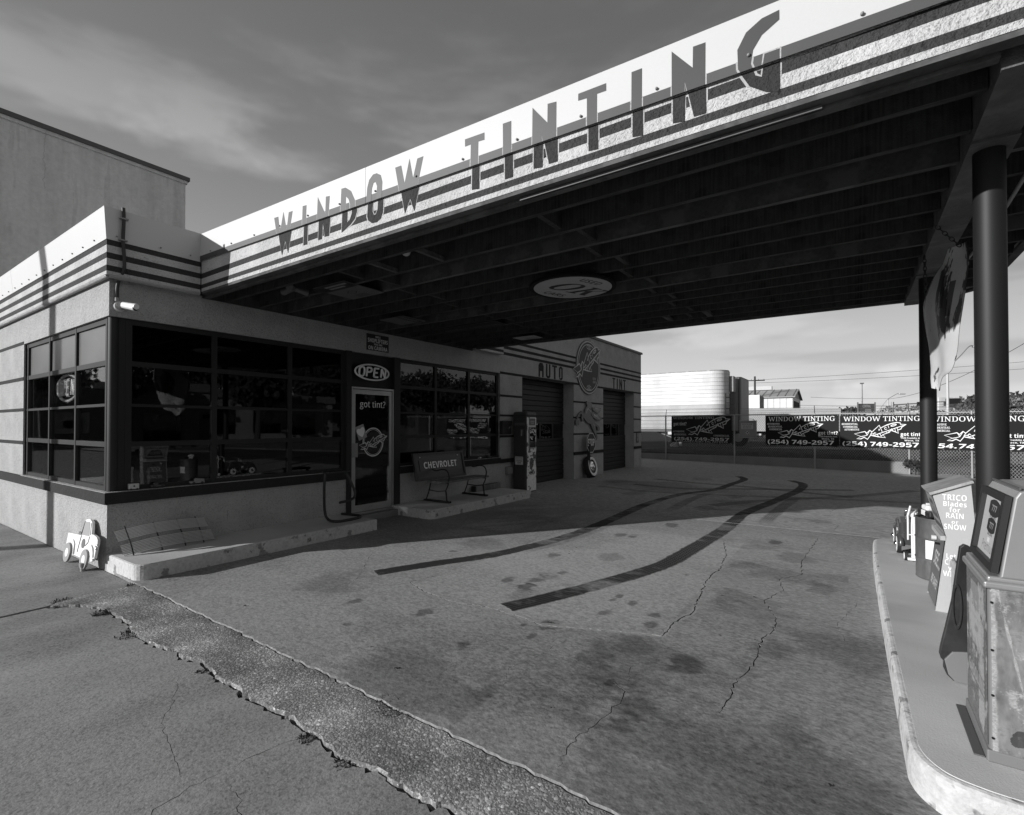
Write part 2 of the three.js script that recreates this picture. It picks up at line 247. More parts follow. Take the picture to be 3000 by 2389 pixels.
// colour of the concrete apron: pale patches, oil spots, rubber left by tyres, spalled crack lips
function apronMap(R, W, H, seed, spallWidth) {
  const o = new Float32Array(W * H), big = fbm(W, H, 2, seed, 7, 0.56), str = fbm(W, H, 3, seed + 5, 7, 0.6, 1, 1), fine = fbm(W, H, 460, seed + 9, 2, 0.8), wn = white(W, H, seed + 2);
  for (let i = 0; i < o.length; i++) { const b = big[i], s = str[i]; o[i] = 0.288 * (1 + b * 0.36 + s * 0.18 + fine[i] * 0.42 + wn[i] * 0.32 - sstep(0.42, 0.5, wn[i]) * 0.3 - sstep(0.1, 0.4, s - b * 0.5) * 0.22); }
  const px = W / R.sx, pz = H / R.sz, rough = fbm(W, H, 60, seed + 31, 4, 0.7), streak = fbm(W, H, 12, seed + 41, 6, 0.75);
  const box = (cx, cz, r, f) => { const x0 = Math.max(0, Math.floor((cx - r - R.x0) * px)), x1 = Math.min(W - 1, Math.ceil((cx + r - R.x0) * px)), y0 = Math.max(0, Math.floor((cz - r - R.z0) * pz)), y1 = Math.min(H - 1, Math.ceil((cz + r - R.z0) * pz)); for (let y = y0; y <= y1; y++) for (let x = x0; x <= x1; x++) f(y * W + x, R.x0 + x / px, R.z0 + y / pz); };
  // the relaid patch inside the long crack is a paler pour; oil has soaked in along the lane
  for (let i = 0; i < o.length; i++) { const x = R.x0 + (i % W) / px, z = R.z0 + Math.floor(i / W) / pz; if (inPatch(x, z)) o[i] *= 1.12; }
  for (const [cx, cz, r] of soaked) box(cx, cz, r * 1.4, (i, x, z) => { const d = Math.hypot(x - cx, z - cz) / r + streak[i] * 1.1 + big[i] * 0.8; o[i] *= 1 - 0.3 * sstep(1.1, 0.3, d); });
  for (const [cx, cz, r] of spots) box(cx, cz, r * 1.5, (i, x, z) => { const d = Math.hypot(x - cx, (z - cz) * 1.5) / r + rough[i] * 0.5 + streak[i] * 0.7; o[i] *= 1 - 0.5 * sstep(1.05, 0.6, d) * (r > 0.19 ? 0.55 : 1); });
  if (spallWidth) { const L = fineLine(crackC, 12); for (const [cx, cz] of L) box(cx, cz, 0.09, (i, x, z) => { const d = Math.hypot(x - cx, z - cz) + rough[i] * 0.03; if (d < spallWidth) o[i] = Math.max(o[i], 0.3 + rough[i] * 0.12); }); }
  for (const m of marks) {
    const L = smoothLine(m.p, 220), L0 = L[0], L1 = L[1], E0 = L.at(-1), E1 = L.at(-2), done = new Float32Array(W * H > 0 ? W * H : 0);
    for (let k = 0; k < L.length - 1; k++) {
      const [ax, az] = L[k], [bx, bz] = L[k + 1], dx = bx - ax, dz = bz - az, len = Math.hypot(dx, dz), u = k / (L.length - 1);
      box((ax + bx) / 2, (az + bz) / 2, len / 2 + m.w + 0.03, (i, x, z) => {
        const t0 = ((x - ax) * dx + (z - az) * dz) / (len * len); if (k < 15 && (x - L0[0]) * (L1[0] - L0[0]) + (z - L0[1]) * (L1[1] - L0[1]) < rough[i] * 0.0006) return; if (k > L.length - 15 && (x - E0[0]) * (E1[0] - E0[0]) + (z - E0[1]) * (E1[1] - E0[1]) < 0) return; const t = clamp(t0), s = ((x - ax) * dz - (z - az) * dx) / len, d = Math.hypot(x - ax - dx * t, z - az - dz * t); if (d > m.w + 0.02) return;
        const edge = sstep(m.w + 0.012, m.w - 0.01, d + rough[i] * 0.014), rib = m.rib ? 0.45 + 0.55 * Math.abs(Math.cos(s * 95)) : 0.95 + 0.05 * Math.cos(s * 170), end = m.rib ? sstep(0, 0.2, u) * sstep(1, 0.8, u) : sstep(0, 0.004, u);
        const v = m.a * edge * rib * end * clamp(0.98 + streak[i] * 0.6 + rough[i] * 0.3 + wn[i] * 0.16) * (1 - 0.3 * sstep(0.55, 0.95, Math.sin(s * 260 + streak[i] * 2)) * sstep(0.05, 0.3, u)); if (v > done[i]) done[i] = v;
      });
    }
    for (let i = 0; i < o.length; i++) if (done[i]) o[i] = lerp(o[i], 0.016, done[i]);
  }
  return o;
}
const concBump = (() => { const N = 1024, a = fbm(N, N, 130, 131, 3, 0.85), b = fbm(N, N, 5, 132, 5, 0.5), w = white(N, N, 133), o = new Float32Array(N * N); for (let i = 0; i < o.length; i++) o[i] = 0.5 + a[i] * 0.42 + b[i] * 0.1 + w[i] * 0.1; return tex(o, N, N, false, 1 / 1.9); })();
const nearMap = tex(apronMap(near, 1536, 2048, 201, 0.03), 1536, 2048, true, 1 / near.sx, 1 / near.sz, -near.x0 / near.sx, -near.z0 / near.sz);
const farMap = tex(apronMap(far, 1536, 2048, 301, 0), 1536, 2048, true, 1 / far.sx, 1 / far.sz, -far.x0 / far.sx, -far.z0 / far.sz);
mat.apron = M(1, { map: nearMap, bumpMap: concBump, bumpScale: 0.0012, rough: 0.9 });
mat.apronFar = M(1, { map: farMap, bumpMap: concBump, bumpScale: 0.0009, rough: 0.9 });
const slabMap = (() => { const N = 1024, a = fbm(N, N, 2, 401, 8, 0.58), f = fbm(N, N, 280, 402, 2, 0.85), c = fbm(N, N, 4, 403, 6, 0.6, 1, 3), o = new Float32Array(N * N); for (let i = 0; i < o.length; i++) o[i] = 0.255 * (1 + a[i] * 0.5 + f[i] * 0.55 + c[i] * 0.24 - sstep(0.3, 0.6, f[i]) * 0.5); return tex(o, N, N, true, 1 / 3.3); })();
mat.walk = M(1, { map: slabMap, bumpMap: concBump, bumpScale: 0.0014, rough: 0.95 });
const aggr = (() => {   // exposed aggregate: pebbles set in dark binder
  const N = 1024, r = rngOf(55), h = new Float32Array(N * N), c = new Float32Array(N * N).fill(0.14), n = fbm(N, N, 6, 56, 6, 0.5);
  for (let k = 0; k < 30000; k++) { const cx = r() * N, cy = r() * N, a = 2 + r() * r() * 6, b = a * (0.6 + 0.4 * r()), th = r() * 3.14, tone = 0.13 + r() * 0.16 + (r() < 0.06 ? 0.2 : 0), ct = Math.cos(th), st = Math.sin(th), m = Math.ceil(a);
    for (let y = -m; y <= m; y++) for (let x = -m; x <= m; x++) { const u = (x * ct + y * st) / a, v = (-x * st + y * ct) / b, d = u * u + v * v; if (d > 1) continue; const i = (((Math.round(cy) + y) % N + N) % N) * N + ((Math.round(cx) + x) % N + N) % N, z = Math.sqrt(1 - d) * (0.3 + 0.06 * a); if (z > h[i]) { h[i] = z; c[i] = tone; } } }
  const o = new Float32Array(N * N), q = new Float32Array(N * N); for (let i = 0; i < o.length; i++) { o[i] = c[i] * (1 + n[i] * 0.9); q[i] = clamp(h[i]); }
  return { map: tex(o, N, N, true, 1 / 1.5), bump: tex(q, N, N, false, 1 / 1.5) };
})();
mat.strip = M(1.3, { map: aggr.map, bumpMap: aggr.bump, bumpScale: 0.002, rough: 0.95 });

// polyline -> thin jagged closed outline (a crack)
const crackRng = rngOf(77);
function jagged(pts, n, amp) { const o = []; for (let i = 0; i < pts.length - 1; i++) { const [ax, az] = pts[i], [bx, bz] = pts[i + 1], L = Math.hypot(bx - ax, bz - az), m = Math.max(1, Math.round(L / n)); for (let k = 0; k < m; k++) { const j = k ? (crackRng() - 0.5) * amp : 0, j2 = k ? (crackRng() - 0.5) * amp : 0; o.push([lerp(ax, bx, k / m) + j, lerp(az, bz, k / m) + j2]); } } o.push(pts.at(-1)); return o; }
function crack(pts, w) {
  const L = jagged(pts, 0.032, 0.026), left = [], right = [], n = L.length;
  for (let i = 0; i < n; i++) { const a = L[Math.max(0, i - 1)], b = L[Math.min(n - 1, i + 1)], d = Math.hypot(b[0] - a[0], b[1] - a[1]) || 1, nx = -(b[1] - a[1]) / d, nz = (b[0] - a[0]) / d, e = Math.min(1, 0.25 + Math.min(i, n - 1 - i) * 0.2), h = w * 0.26 * e * (0.5 + crackRng() * 0.9); left.push([L[i][0] + nx * h, L[i][1] + nz * h]); right.push([L[i][0] - nx * h, L[i][1] - nz * h]); }
  return [...left, ...right.reverse()];
}
const apronEdge = jagged([[-0.015,0.756],[-0.011,1.424],[-0.025,1.969],[-0.027,2.705],[-0.046,3.377],[-0.044,3.783],[-0.060,4.244],[-0.062,4.734],[-0.063,5.393],[-0.081,5.710],[-0.085,7.5],[-0.08,10],[-0.08,14]], 0.04, 0.022);
const jag = jagged([[-0.654,0.919],[-0.495,1.071],[-0.428,1.285],[-0.403,1.542],[-0.401,1.886],[-0.456,2.054],[-0.463,2.248],[-0.453,2.480],[-0.397,2.691],[-0.430,2.789],[-0.388,2.945],[-0.405,3.185],[-0.432,3.269],[-0.419,3.445],[-0.441,3.699],[-0.422,3.875],[-0.412,4.088],[-0.424,4.238],[-0.445,4.390],[-0.464,4.530],[-0.432,4.687],[-0.419,4.747],[-0.435,4.925],[-0.423,5.036],[-0.404,5.195],[-0.43,5.6],[-0.41,7],[-0.43,9],[-0.42,14]], 0.03, 0.024);
const cracksNear = [
  crack([[0.02,5.385],[0.157,5.355],[0.345,5.373],[0.452,5.388],[0.681,5.410],[0.785,5.389],[0.841,5.286]], 0.009),
  crack([[0.875,5.372],[1.037,5.319],[1.174,5.329]], 0.006),
  crack([[0.851,5.875],[1.044,5.896],[1.214,5.877],[1.413,5.920],[1.651,5.937],[1.987,5.918],[2.276,5.974],[2.483,5.950],[2.842,5.818],[3.211,5.923],[3.586,5.853],[3.889,6.020],[4.390,5.983],[5.034,6.008],[5.913,6.060]], 0.015),
  crack(crackC, 0.02), crack([[2.467,3.014],[2.945,3.066],[3.794,2.975]], 0.008), crack([[1.001,2.590],[1.373,2.358],[1.913,1.850],[2.106,1.746]], 0.008),
  crack([[.35,4.85],[.62,4.7],[.95,4.78],[1.2,4.72]], 0.004), crack([[4.1,1.75],[4.7,2.35],[5.3,2.6]], 0.008), crack([[2.2,6.42],[2.6,6.35],[3.3,6.5]], 0.004),
];
const ground = structure('ground');
part(ground, 'soil', B(-260, 420, -0.5, -0.075, -300, 300), mat.dirt);
const apronGroup = structure('concrete_apron', 'stained concrete forecourt with cracks and black tyre marks');
part(apronGroup, 'slab', slabXZ([[0.012, -0.1], [6.338, -0.1], [6.338, 14], ...[...apronEdge].reverse()], -0.07, 0, cracksNear), mat.apron);
part(apronGroup, 'slab', slabXZ([[6.352, -8], [22, -8], [22, 14], [6.352, 14]], -0.07, 0, [crack([[6.6,6.2],[7.4,6.3],[8.3,6.1],[9.6,6.3]], 0.012), crack([[7.1,2.2],[8.2,2.6],[9.4,2.2]], 0.012), crack([[8.0,4.5],[9.0,4.2],[10.4,4.4],[12,4.1]], 0.012)]), mat.apronFar);
const walk = structure('sidewalk', 'pitted concrete sidewalk with cracks along the station');
part(walk, 'slab', slabXZ([[-0.67, 0.885], ...jag.map(([x, z]) => [x - 0.008 - crackRng() * crackRng() * 0.035, z + (crackRng() - 0.5) * 0.006]), [-9, 14], [-9, 0.885]], -0.1, -0.027, [crack([[-0.46,4.221],[-0.564,4.189],[-0.679,4.166],[-0.79,4.172]], 0.008), crack([[-0.815,4.165],[-0.932,4.14],[-1.011,4.158],[-1.2,4.2],[-1.5,4.1]], 0.008), crack([[-0.547,3.067],[-0.633,3.247],[-0.719,3.394],[-0.812,3.534],[-0.849,3.698],[-0.882,3.847],[-0.916,4.0],[-0.925,4.1]], 0.005), crack([[-0.815,4.2],[-0.835,4.243],[-0.84,4.332],[-0.888,4.473],[-0.86,4.9]], 0.006)]), mat.walk);
part(walk, 'slab', slabXZ([[-9, -12], [-0.012, -12], [-0.012, 0.76], [-0.07, 0.825], [-0.345, 0.79], [-0.612, 0.825], [-0.66, 0.845], [-9, 0.86]], -0.1, -0.024), mat.walk);
const strip = structure('asphalt_strip', 'strip of exposed aggregate between the sidewalk and the forecourt');
part(strip, 'aggregate', slabXZ([[-0.05, 0.85], ...apronEdge.slice(2).map(([x, z]) => [x - 0.012, z]), [-0.43, 14], ...[...jag].reverse(), [-0.6, 0.865], [-0.345, 0.815]], -0.1, -0.009), mat.strip);
const road = structure('road', 'asphalt street in front of the station');
part(road, 'asphalt', B(-9, 22, -0.1, -0.03, 14.02, 26), M(0.26, { map: slabMap, rough: 0.9 }));
part(road, 'asphalt', B(-24, -9.02, -0.1, -0.03, -60, 26), M(0.26, { map: slabMap, rough: 0.9 }));

// ---------------------------------------------------------------- station building
const st = thing('service_station', 'low stucco service station with dark stripes, tinted windows and two garage bays', 'building', [0, -0.09, 0]);
const Y0 = -0.09, SILL = 0.79, HEAD = 2.66, CORN = 3.06;
const bands = [[2.14, 2.19], [1.70, 1.745], [1.23, 1.28]];
const proud = 0.004;
// left side wall
part(st, 'side_wall', B(0, 0.2, Y0, 0.67, -7.5, 0), mat.stucco);
part(st, 'side_wall', B(0, 0.2, SILL, HEAD, -7.5, -3.3), mat.stucco);
part(st, 'side_wall', B(0, 0.2, HEAD, CORN, -7.5, 0), mat.stucco);
part(st, 'back_wall', B(0, 15.875, Y0, 3.4, -7.7, -7.5), mat.stucco);
for (const [a, b] of bands) part(st, 'stripe', B(-proud, 0.05, a, b, -7.5, -3.304), mat.stuccoDark);
part(st, 'stripe', B(-proud, 0.05, 2.655, 2.70, -7.5, -3.304), mat.stuccoDark);
// sill band wraps the corner
part(st, 'sill_band', sweep([[-0.03, -7.5], [-0.03, 0.03], [2.98, 0.03]], 0.67, SILL, 0.22), mat.stuccoDark);
part(st, 'sill_top', sweep([[-0.026, -3.3], [-0.026, 0.026], [2.97, 0.026]], SILL + 0.0005, SILL + 0.006, 0.13), mat.stucco);
part(st, 'sill_band', B(4.075, 7.03, 0.67, SILL, -0.19, 0.03), mat.stuccoDark);
part(st, 'sill_top', B(4.08, 7.025, SILL + 0.0005, SILL + 0.006, -0.1, 0.026), mat.stucco);
// front wall of the office
part(st, 'front_wall', B(0.2, 2.98, Y0, 0.67, -0.2, 0), mat.stucco);
part(st, 'front_wall', B(4.075, 7.03, Y0, 0.67, -0.2, 0), mat.stucco);
part(st, 'lintel', B(0.2, 7.03, HEAD, CORN, -0.2, 0), mat.stucco);
// garage front
part(st, 'garage_wall', B(7.03, 15.875, HEAD, 4.1, -0.2, 0), mat.stucco);
part(st, 'roof_edge', B(6.98, 15.93, 4.1, 4.17, -0.25, 0.045), mat.blackMetal);
part(st, 'garage_end_wall', B(15.675, 15.875, Y0, 4.1, -7.5, -0.2), mat.stucco);
part(st, 'garage_side_wall', B(7.03, 7.2, 3.3, 4.1, -7.5, -0.2), mat.stucco);
for (const [x0, x1] of [[7.03, 7.92], [10.55, 12.52], [15.155, 15.875]]) {
  part(st, 'pier', B(x0, x1, Y0, HEAD, -0.4, 0), mat.stucco);
  for (const [a, b] of bands) part(st, 'stripe', B(x0, x1, a, b, -0.02, proud), mat.stuccoDark);
  part(st, 'stripe', B(x0, x1, 0.665, 0.755, -0.02, 0.02), mat.stuccoDark);
}
part(st, 'stripe', B(7.03, 15.877, 2.645, 2.70, -0.02, proud), mat.stuccoDark);
for (const [a, b] of [[3.083, 3.148], [3.222, 3.287], [3.375, 3.434]]) part(st, 'stripe', B(7.04, 15.878, a, b, -0.02, proud), mat.stuccoDark);
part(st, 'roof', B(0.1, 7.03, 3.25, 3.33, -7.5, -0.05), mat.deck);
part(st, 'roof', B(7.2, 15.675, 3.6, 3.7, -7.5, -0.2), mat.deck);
part(st, 'interior_floor', B(0.2, 15.6, Y0, -0.02, -7.5, -0.42), mat.conc);
part(st, 'interior_floor', B(0.2, 7.03, Y0, -0.02, -0.42, -0.2), mat.conc);
part(st, 'partition', B(7.03, 7.2, Y0, 3.3, -7.5, -0.4), mat.stucco);
part(st, 'interior_wall', B(3.6, 3.7, -0.02, 3.24, -7.5, -3.4), mat.conc);

// cornice with three painted stripes, wrapping the corner as far as the canopy
const cornPath = [[-0.06, -7.5], [-0.06, 0.12], [0.836, 0.12]], cornPath2 = [[6.12, 0.12], [7.0, 0.12], [7.0, -0.05]];
for (const path of [cornPath, cornPath2]) {
  const courses = [[3.06, 3.10, 0, 'cornice_edge'], [3.10, 3.16, 1, 'stripe'], [3.16, 3.23, 0, 'cornice_course'], [3.23, 3.292, 1, 'stripe'], [3.292, 3.368, 0, 'cornice_course'], [3.368, 3.428, 1, 'stripe'], [3.428, 3.66, 0, 'cornice_course']];
  for (const [a, b, dark, name] of courses) part(st, name, sweep(path.map(([x, z]) => [x, z]), a, b, 0.3, 0), dark ? mat.corniceDark : mat.cornice);
}
part(st, 'cornice_roll', join(bar([-0.035, 3.062, -7.5], [-0.035, 3.062, 0.095], 0.028), bar([-0.035, 3.062, 0.095], [0.836, 3.062, 0.095], 0.028)), mat.cornice);
// metal flashing, leaning outward at the top
const capA = part(st, 'flashing', sweep([[-0.066, -7.5], [-0.066, -3.6]], 3.425, 3.75, 0.004, 0.03), mat.sheet);
part(st, 'flashing', sweep([[-0.066, -3.594], [-0.066, 0.127], [0.83, 0.127]], 3.425, 3.75, 0.004, 0.03), mat.sheet);
part(st, 'flashing', sweep([[6.13, 0.127], [7.02, 0.127]], 3.428, 3.75, 0.004, 0.03), mat.sheet);
part(st, 'flashing_top', B(-0.09, 7.0, 3.735, 3.745, -7.5, 0.1), mat.sheet);
const screwGeo = new THREE.SphereGeometry(0.009, 6, 4);
for (let z = -5.6; z < 0.1; z += 0.36) local(st, 'screw', screwGeo, mat.dim, [-0.075, 3.47 - Y0, z]);
for (const x of [0.02, 0.42, 0.72]) local(st, 'screw', screwGeo, mat.mid, [x, 3.47 - Y0, 0.14]);

// windows: bars and panes
function bars(parent, dir, a0, a1, uprights, rails, plane, w = 0.045, d = 0.05) {
  const box = (u0, u1, y0, y1, e = 0) => dir === 'z' ? B(u0, u1, y0, y1, plane - d / 2 + e, plane + d / 2 + e) : B(plane - d / 2 - e, plane + d / 2 - e, y0, y1, u0, u1);
  for (const u of uprights) part(parent, 'mullion', box(u - w / 2, u + w / 2, SILL, HEAD, 0.004), mat.frame);
  for (const [y, t] of rails) part(parent, 'rail', box(a0, a1, y - t / 2, y + t / 2), mat.frame);
}
const paneRng = rngOf(5);
function pane(parent, dir, u0, u1, y0, y1, plane, m, name = 'pane') {
  const w = u1 - u0, h = y1 - y0, g = new RoundedBoxGeometry(w, h, 0.006, 1, 0.001), o = local(parent, name, g, m); const t = (paneRng() - 0.5) * 0.012, s = (paneRng() - 0.5) * 0.008;
  if (dir === 'z') { o.position.set((u0 + u1) / 2, (y0 + y1) / 2 - Y0, plane); o.rotation.set(s, t, 0); } else { o.position.set(plane, (y0 + y1) / 2 - Y0, (u0 + u1) / 2); o.rotation.set(0, Math.PI / 2 + t, s, 'YXZ'); }
  return o;
}
const rails = [[HEAD - 0.03, 0.06], [2.175, 0.055], [1.72, 0.03], [1.295, 0.055], [SILL + 0.03, 0.05]];
const rows = [[2.2, 2.6], [1.74, 2.15], [1.32, 1.705], [SILL + 0.05, 1.27]];
// side window (3 x 4 panes; the top row is painted over)
part(st, 'window_reveal', B(0.02, 0.2, SILL, HEAD, -3.32, -3.29), mat.stuccoDark);
bars(st, 'x', -3.29, -0.13, [-3.22, -2.2, -1.16, -0.16], rails, 0.055);
for (const [a, b] of [[-3.2, -2.22], [-2.18, -1.18], [-1.14, -0.18]]) rows.forEach(([y0, y1], k) => pane(st, 'x', a, b, y0, y1, 0.055, k === 0 ? mat.film : mat.clear));
part(st, 'corner_post', cyl([0.07, (SILL + HEAD) / 2, -0.085], 'y', 0.052, HEAD - SILL, 20), mat.frame);
part(st, 'corner_post', B(0.1, 0.2, SILL, HEAD, -0.11, -0.04), mat.frame);
// front windows
for (const [x0, x1, ups] of [[0.16, 2.98, [0.19, 1.075, 2.075, 2.955]], [4.08, 7.03, [4.1, 5.02, 6.0, 6.98]]]) {
  bars(st, 'z', x0, x1, ups, rails, -0.065, 0.06);
  for (let k = 0; k < 3; k++) rows.forEach(([y0, y1], r) => pane(st, 'z', ups[k] + 0.025, ups[k + 1] - 0.025, y0, y1, -0.065, mat.glass));
}
// entrance door: bright aluminium frame, tinted glass
const door = part(st, 'door', join(B(3.11, 3.165, 0.13, 2.07, -0.06, -0.015), B(3.86, 3.915, 0.13, 2.07, -0.06, -0.015), B(3.165, 3.86, 2.0, 2.07, -0.06, -0.015), B(3.165, 3.86, 0.13, 0.235, -0.06, -0.015)), mat.alu);
part(st, 'door_frame', join(B(3.075, 3.105, 0.1, 2.11, -0.08, 0.0), B(3.92, 3.95, 0.1, 2.11, -0.08, 0.0), B(3.105, 3.92, 2.08, 2.11, -0.08, 0.0), B(3.075, 3.95, 0.1, 0.125, -0.1, 0.04)), mat.alu);
part(door, 'pane', B(3.163, 3.862, 0.233, 2.002, -0.042, -0.034), mat.glass);
part(door, 'push_plate', B(3.095, 3.2, 1.0, 1.22, -0.014, 0.0), mat.alu);
for (let k = 0; k < 9; k++) part(door, 'plate_rib', B(3.1 + k * 0.011, 3.105 + k * 0.011, 1.0, 1.22, 0.0, 0.004), mat.alu);
part(door, 'lock', cyl([3.125, 1.28, -0.01], 'z', 0.017, 0.02, 12), mat.alu);
for (const [x0, x1] of [[2.98, 3.075], [3.95, 4.08]]) part(st, 'door_post', B(x0, x1, Y0, HEAD, -0.19, 0.012), mat.frame);
part(st, 'transom_panel', B(3.075, 3.95, 2.11, HEAD, -0.12, -0.07), mat.frame);
part(st, 'threshold', slabXZ([[2.97, 0.0], [4.06, 0.0], [4.06, 0.16], [2.97, 0.16]], Y0, 0.1), mat.conc);
const gotTint = canvasTex(512, 1280, (g) => {
  g.fillStyle = grey(0.85); txt(g, 'got tint?', 70, 150, 390, 74, '100px sans-serif');
  g.strokeStyle = grey(0.7); g.lineWidth = 12; g.beginPath(); g.ellipse(270, 560, 150, 165, 0, 0, 7); g.stroke(); g.lineWidth = 4; g.beginPath(); g.ellipse(270, 560, 132, 147, 0, 0, 7); g.stroke();
  logo(g, 60, 470, 430, 180, grey(0.7), grey(0.012));
  g.save(); g.translate(90, 440); g.rotate(-0.35); g.fillStyle = grey(0.3); g.fillRect(-62, -80, 125, 165); g.fillStyle = grey(0.85); g.beginPath(); g.moveTo(0, 62); g.bezierCurveTo(-100, -10, -50, -78, 0, -36); g.bezierCurveTo(50, -78, 100, -10, 0, 62); g.fill(); g.restore();
});
// the jagged two-line word mark used on the door and the banners
function logo(g, x, y, w, h, fg, bg) {
  g.save(); g.translate(x, y); g.scale(w / 592, h / 200); g.translate(-22, -912); g.lineJoin = 'miter';
  const P = (s) => { g.beginPath(); s.forEach(([a, b], i) => (i ? g.lineTo(a, b) : g.moveTo(a, b))); g.closePath(); };
  const outer = [[22,1045],[150,1012],[172,1030],[205,998],[232,1016],[318,940],[332,972],[400,936],[450,920],[510,908],[548,914],[552,930],[614,934],[566,968],[556,990],[522,1000],[528,1038],[486,1020],[444,1006],[432,1026],[362,1052],[388,1088],[300,1080],[255,1072],[216,1064],[180,1112],[140,1090],[105,1108],[50,1104],[98,1076]];
  P(outer); g.fillStyle = fg; g.fill(); P(grow(outer, -9)); g.fillStyle = bg; g.fill();
  g.strokeStyle = g.fillStyle = fg; g.lineCap = 'butt'; const line = (lw, ...s) => { g.lineWidth = lw; g.beginPath(); s.forEach(([a, b], i) => (i ? g.lineTo(a, b) : g.moveTo(a, b))); g.stroke(); };
  line(8, [240, 1066], [604, 938]); line(7, [150, 1016], [176, 1058], [206, 1004]); line(7, [100, 1078], [150, 1068], [176, 1058]); line(7, [232, 1020], [216, 1050], [255, 1040]); line(8, [250, 1052], [262, 1030], [280, 1036]); line(7, [332, 976], [350, 1020]);
  P([[306, 1004], [316, 980], [324, 1002]]); g.fill(); line(6, [398, 972], [384, 966], [374, 980], [384, 994], [404, 986]); line(6, [412, 940], [424, 978]); g.lineWidth = 8; g.beginPath(); g.ellipse(474, 944, 30, 8, -0.28, 0, 7); g.stroke();
  line(7, [296, 1050], [306, 1078]); line(7, [322, 1042], [338, 1068], [358, 1050]); line(6, [392, 1018], [400, 1036]); line(6, [418, 1010], [424, 1024]); line(6, [440, 1002], [452, 984], [470, 1010]); line(6, [486, 980], [496, 1016]); line(6, [512, 972], [520, 998]);
  g.restore();
}
const decal = new THREE.MeshPhysicalMaterial({ map: gotTint, transparent: true, roughness: 0.6 });
part(door, 'door_lettering', picture('+z', 3.165, 3.86, 0.235, 2.0, -0.030), decal);

// garage doors: sections with grooves and a row of panes
for (const [x0, x1] of [[7.92, 10.55], [12.52, 15.155]]) {
  const gd = part(st, 'garage_door', B(x0 - 0.02, x1 + 0.02, Y0, HEAD + 0.2, -0.44, -0.36), mat.garage);
  let y = 0.02; const hs = [0.53, 0.53, 0.53, 0.53, 0.53];
  hs.forEach((h, r) => {
    if (r === 2) {
      part(gd, 'panel', join(B(x0, x1, y + 0.005, y + 0.07, -0.359, -0.325), B(x0, x1, y + h - 0.07, y + h - 0.005, -0.359, -0.325)), mat.garage);
      const n = 4, w = (x1 - x0) / n; for (let k = 0; k < n; k++) { part(gd, 'stile', B(x0 + k * w, x0 + k * w + 0.08, y + 0.07, y + h - 0.07, -0.359, -0.327), mat.garage); part(gd, 'pane', B(x0 + k * w + 0.08, x0 + (k + 1) * w, y + 0.07, y + h - 0.07, -0.356, -0.348), mat.glass); }
    } else { for (let k = 0; k < 4; k++) part(gd, 'panel', RB(x0, x1, y + 0.005 + (k * h) / 4, y - 0.008 + ((k + 1) * h) / 4, -0.37, -0.325, 0.008, 1), mat.garage); }
    y += h;
  });
}
// AUTO / TINT painted over the bays (deco capitals)
function strokeLetters(defs, x0, m, target, name, y0, y1) {
  for (const polys of defs) part(target, name, join(polys.map((p) => plateXY(p.map(([x, y]) => [x0 + x, lerp(y0, y1, y)]), proud * 0.5, proud + 0.001))), m);
}
const U = 0.075;
strokeLetters([
  [[[0, 0], [U, 0], [U, .42], [.17, .42], [.17, 0], [.17 + U, 0], [.17 + U, .8], [.19, 1], [.06, 1], [0, .8]].map(([x, y]) => [x + 0.02, y])],
  [[[.38, 1], [.38 + U, 1], [.38 + U, .2], [.49, .14], [.53, .2], [.53, 1], [.53 + U, 1], [.53 + U, .12], [.54, 0], [.44, 0], [.38, .12]]],
  [[[.7, 1], [.95, 1], [.95, .86], [.87, .86], [.87, 0], [.79, 0], [.79, .86], [.7, .86]]],
  [[[1.06, .12], [1.12, 0], [1.2, 0], [1.26, .12], [1.26, .88], [1.2, 1], [1.12, 1], [1.06, .88], [1.06, .14], [1.13, .2], [1.13, .8], [1.155, .86], [1.165, .86], [1.19, .8], [1.19, .2], [1.165, .14], [1.13, .14]]],
], 8.64, mat.stuccoDark, st, 'letter', 2.71, 3.07);
strokeLetters([
  [[[0, 1], [.24, 1], [.24, .87], [.16, .87], [.16, 0], [.08, 0], [.08, .87], [0, .87]]], [[[.36, 0], [.44, 0], [.44, 1], [.36, 1]]],
  [[[.58, 0], [.65, 0], [.65, .62], [.75, 0], [.82, 0], [.82, 1], [.75, 1], [.75, .4], [.65, 1], [.58, 1]]], [[[.9, 1], [1.14, 1], [1.14, .87], [1.06, .87], [1.06, 0], [.98, 0], [.98, .87], [.9, .87]]],
], 13.24, mat.stuccoDark, st, 'letter', 2.705, 3.05);
part(st, 'wall_plate', B(1.22, 1.29, 0.32, 0.44, 0, 0.01), mat.stucco);

// ---------------------------------------------------------------- canopy
const FX = 0.845, cn = thing('canopy', 'deep flat canopy with striped fascia lettered WINDOW TINTING on two steel columns', 'canopy', [3.4, 0.15, 7.08]);
const canPath = [[FX, 0.125], [FX, 7.12], ...arc(FX + 0.6, 7.12, 0.6, Math.PI, Math.PI / 2).slice(1), [5.5, 7.72], ...arc(5.5, 7.12, 0.6, Math.PI / 2, 0).slice(1), [6.1, 0.125]];
const bottomAt = (x, z) => 3.438 - 0.0228 * z, topAt = (x, z) => 3.752 - 0.0268 * z;
for (const [a, b, dark, name] of [[3.078, 3.113, 0, 'fascia_edge'], [3.113, 3.160, 1, 'stripe'], [3.160, 3.230, 0, 'fascia_course'], [3.230, 3.290, 1, 'stripe'], [3.290, 3.5, 0, 'fascia_course']]) part(cn, name, sweep(canPath, a, b, 0.06), dark ? mat.corniceDark : mat.cornice);
part(cn, 'fascia_drip', sweep(canPath.map(([x, z]) => [x + 0.004, z]), 3.052, 3.078, 0.07), mat.joistPale);
const shOff = (p, d) => p.map(([x, z], i) => [x === FX ? x - d : x, z]);
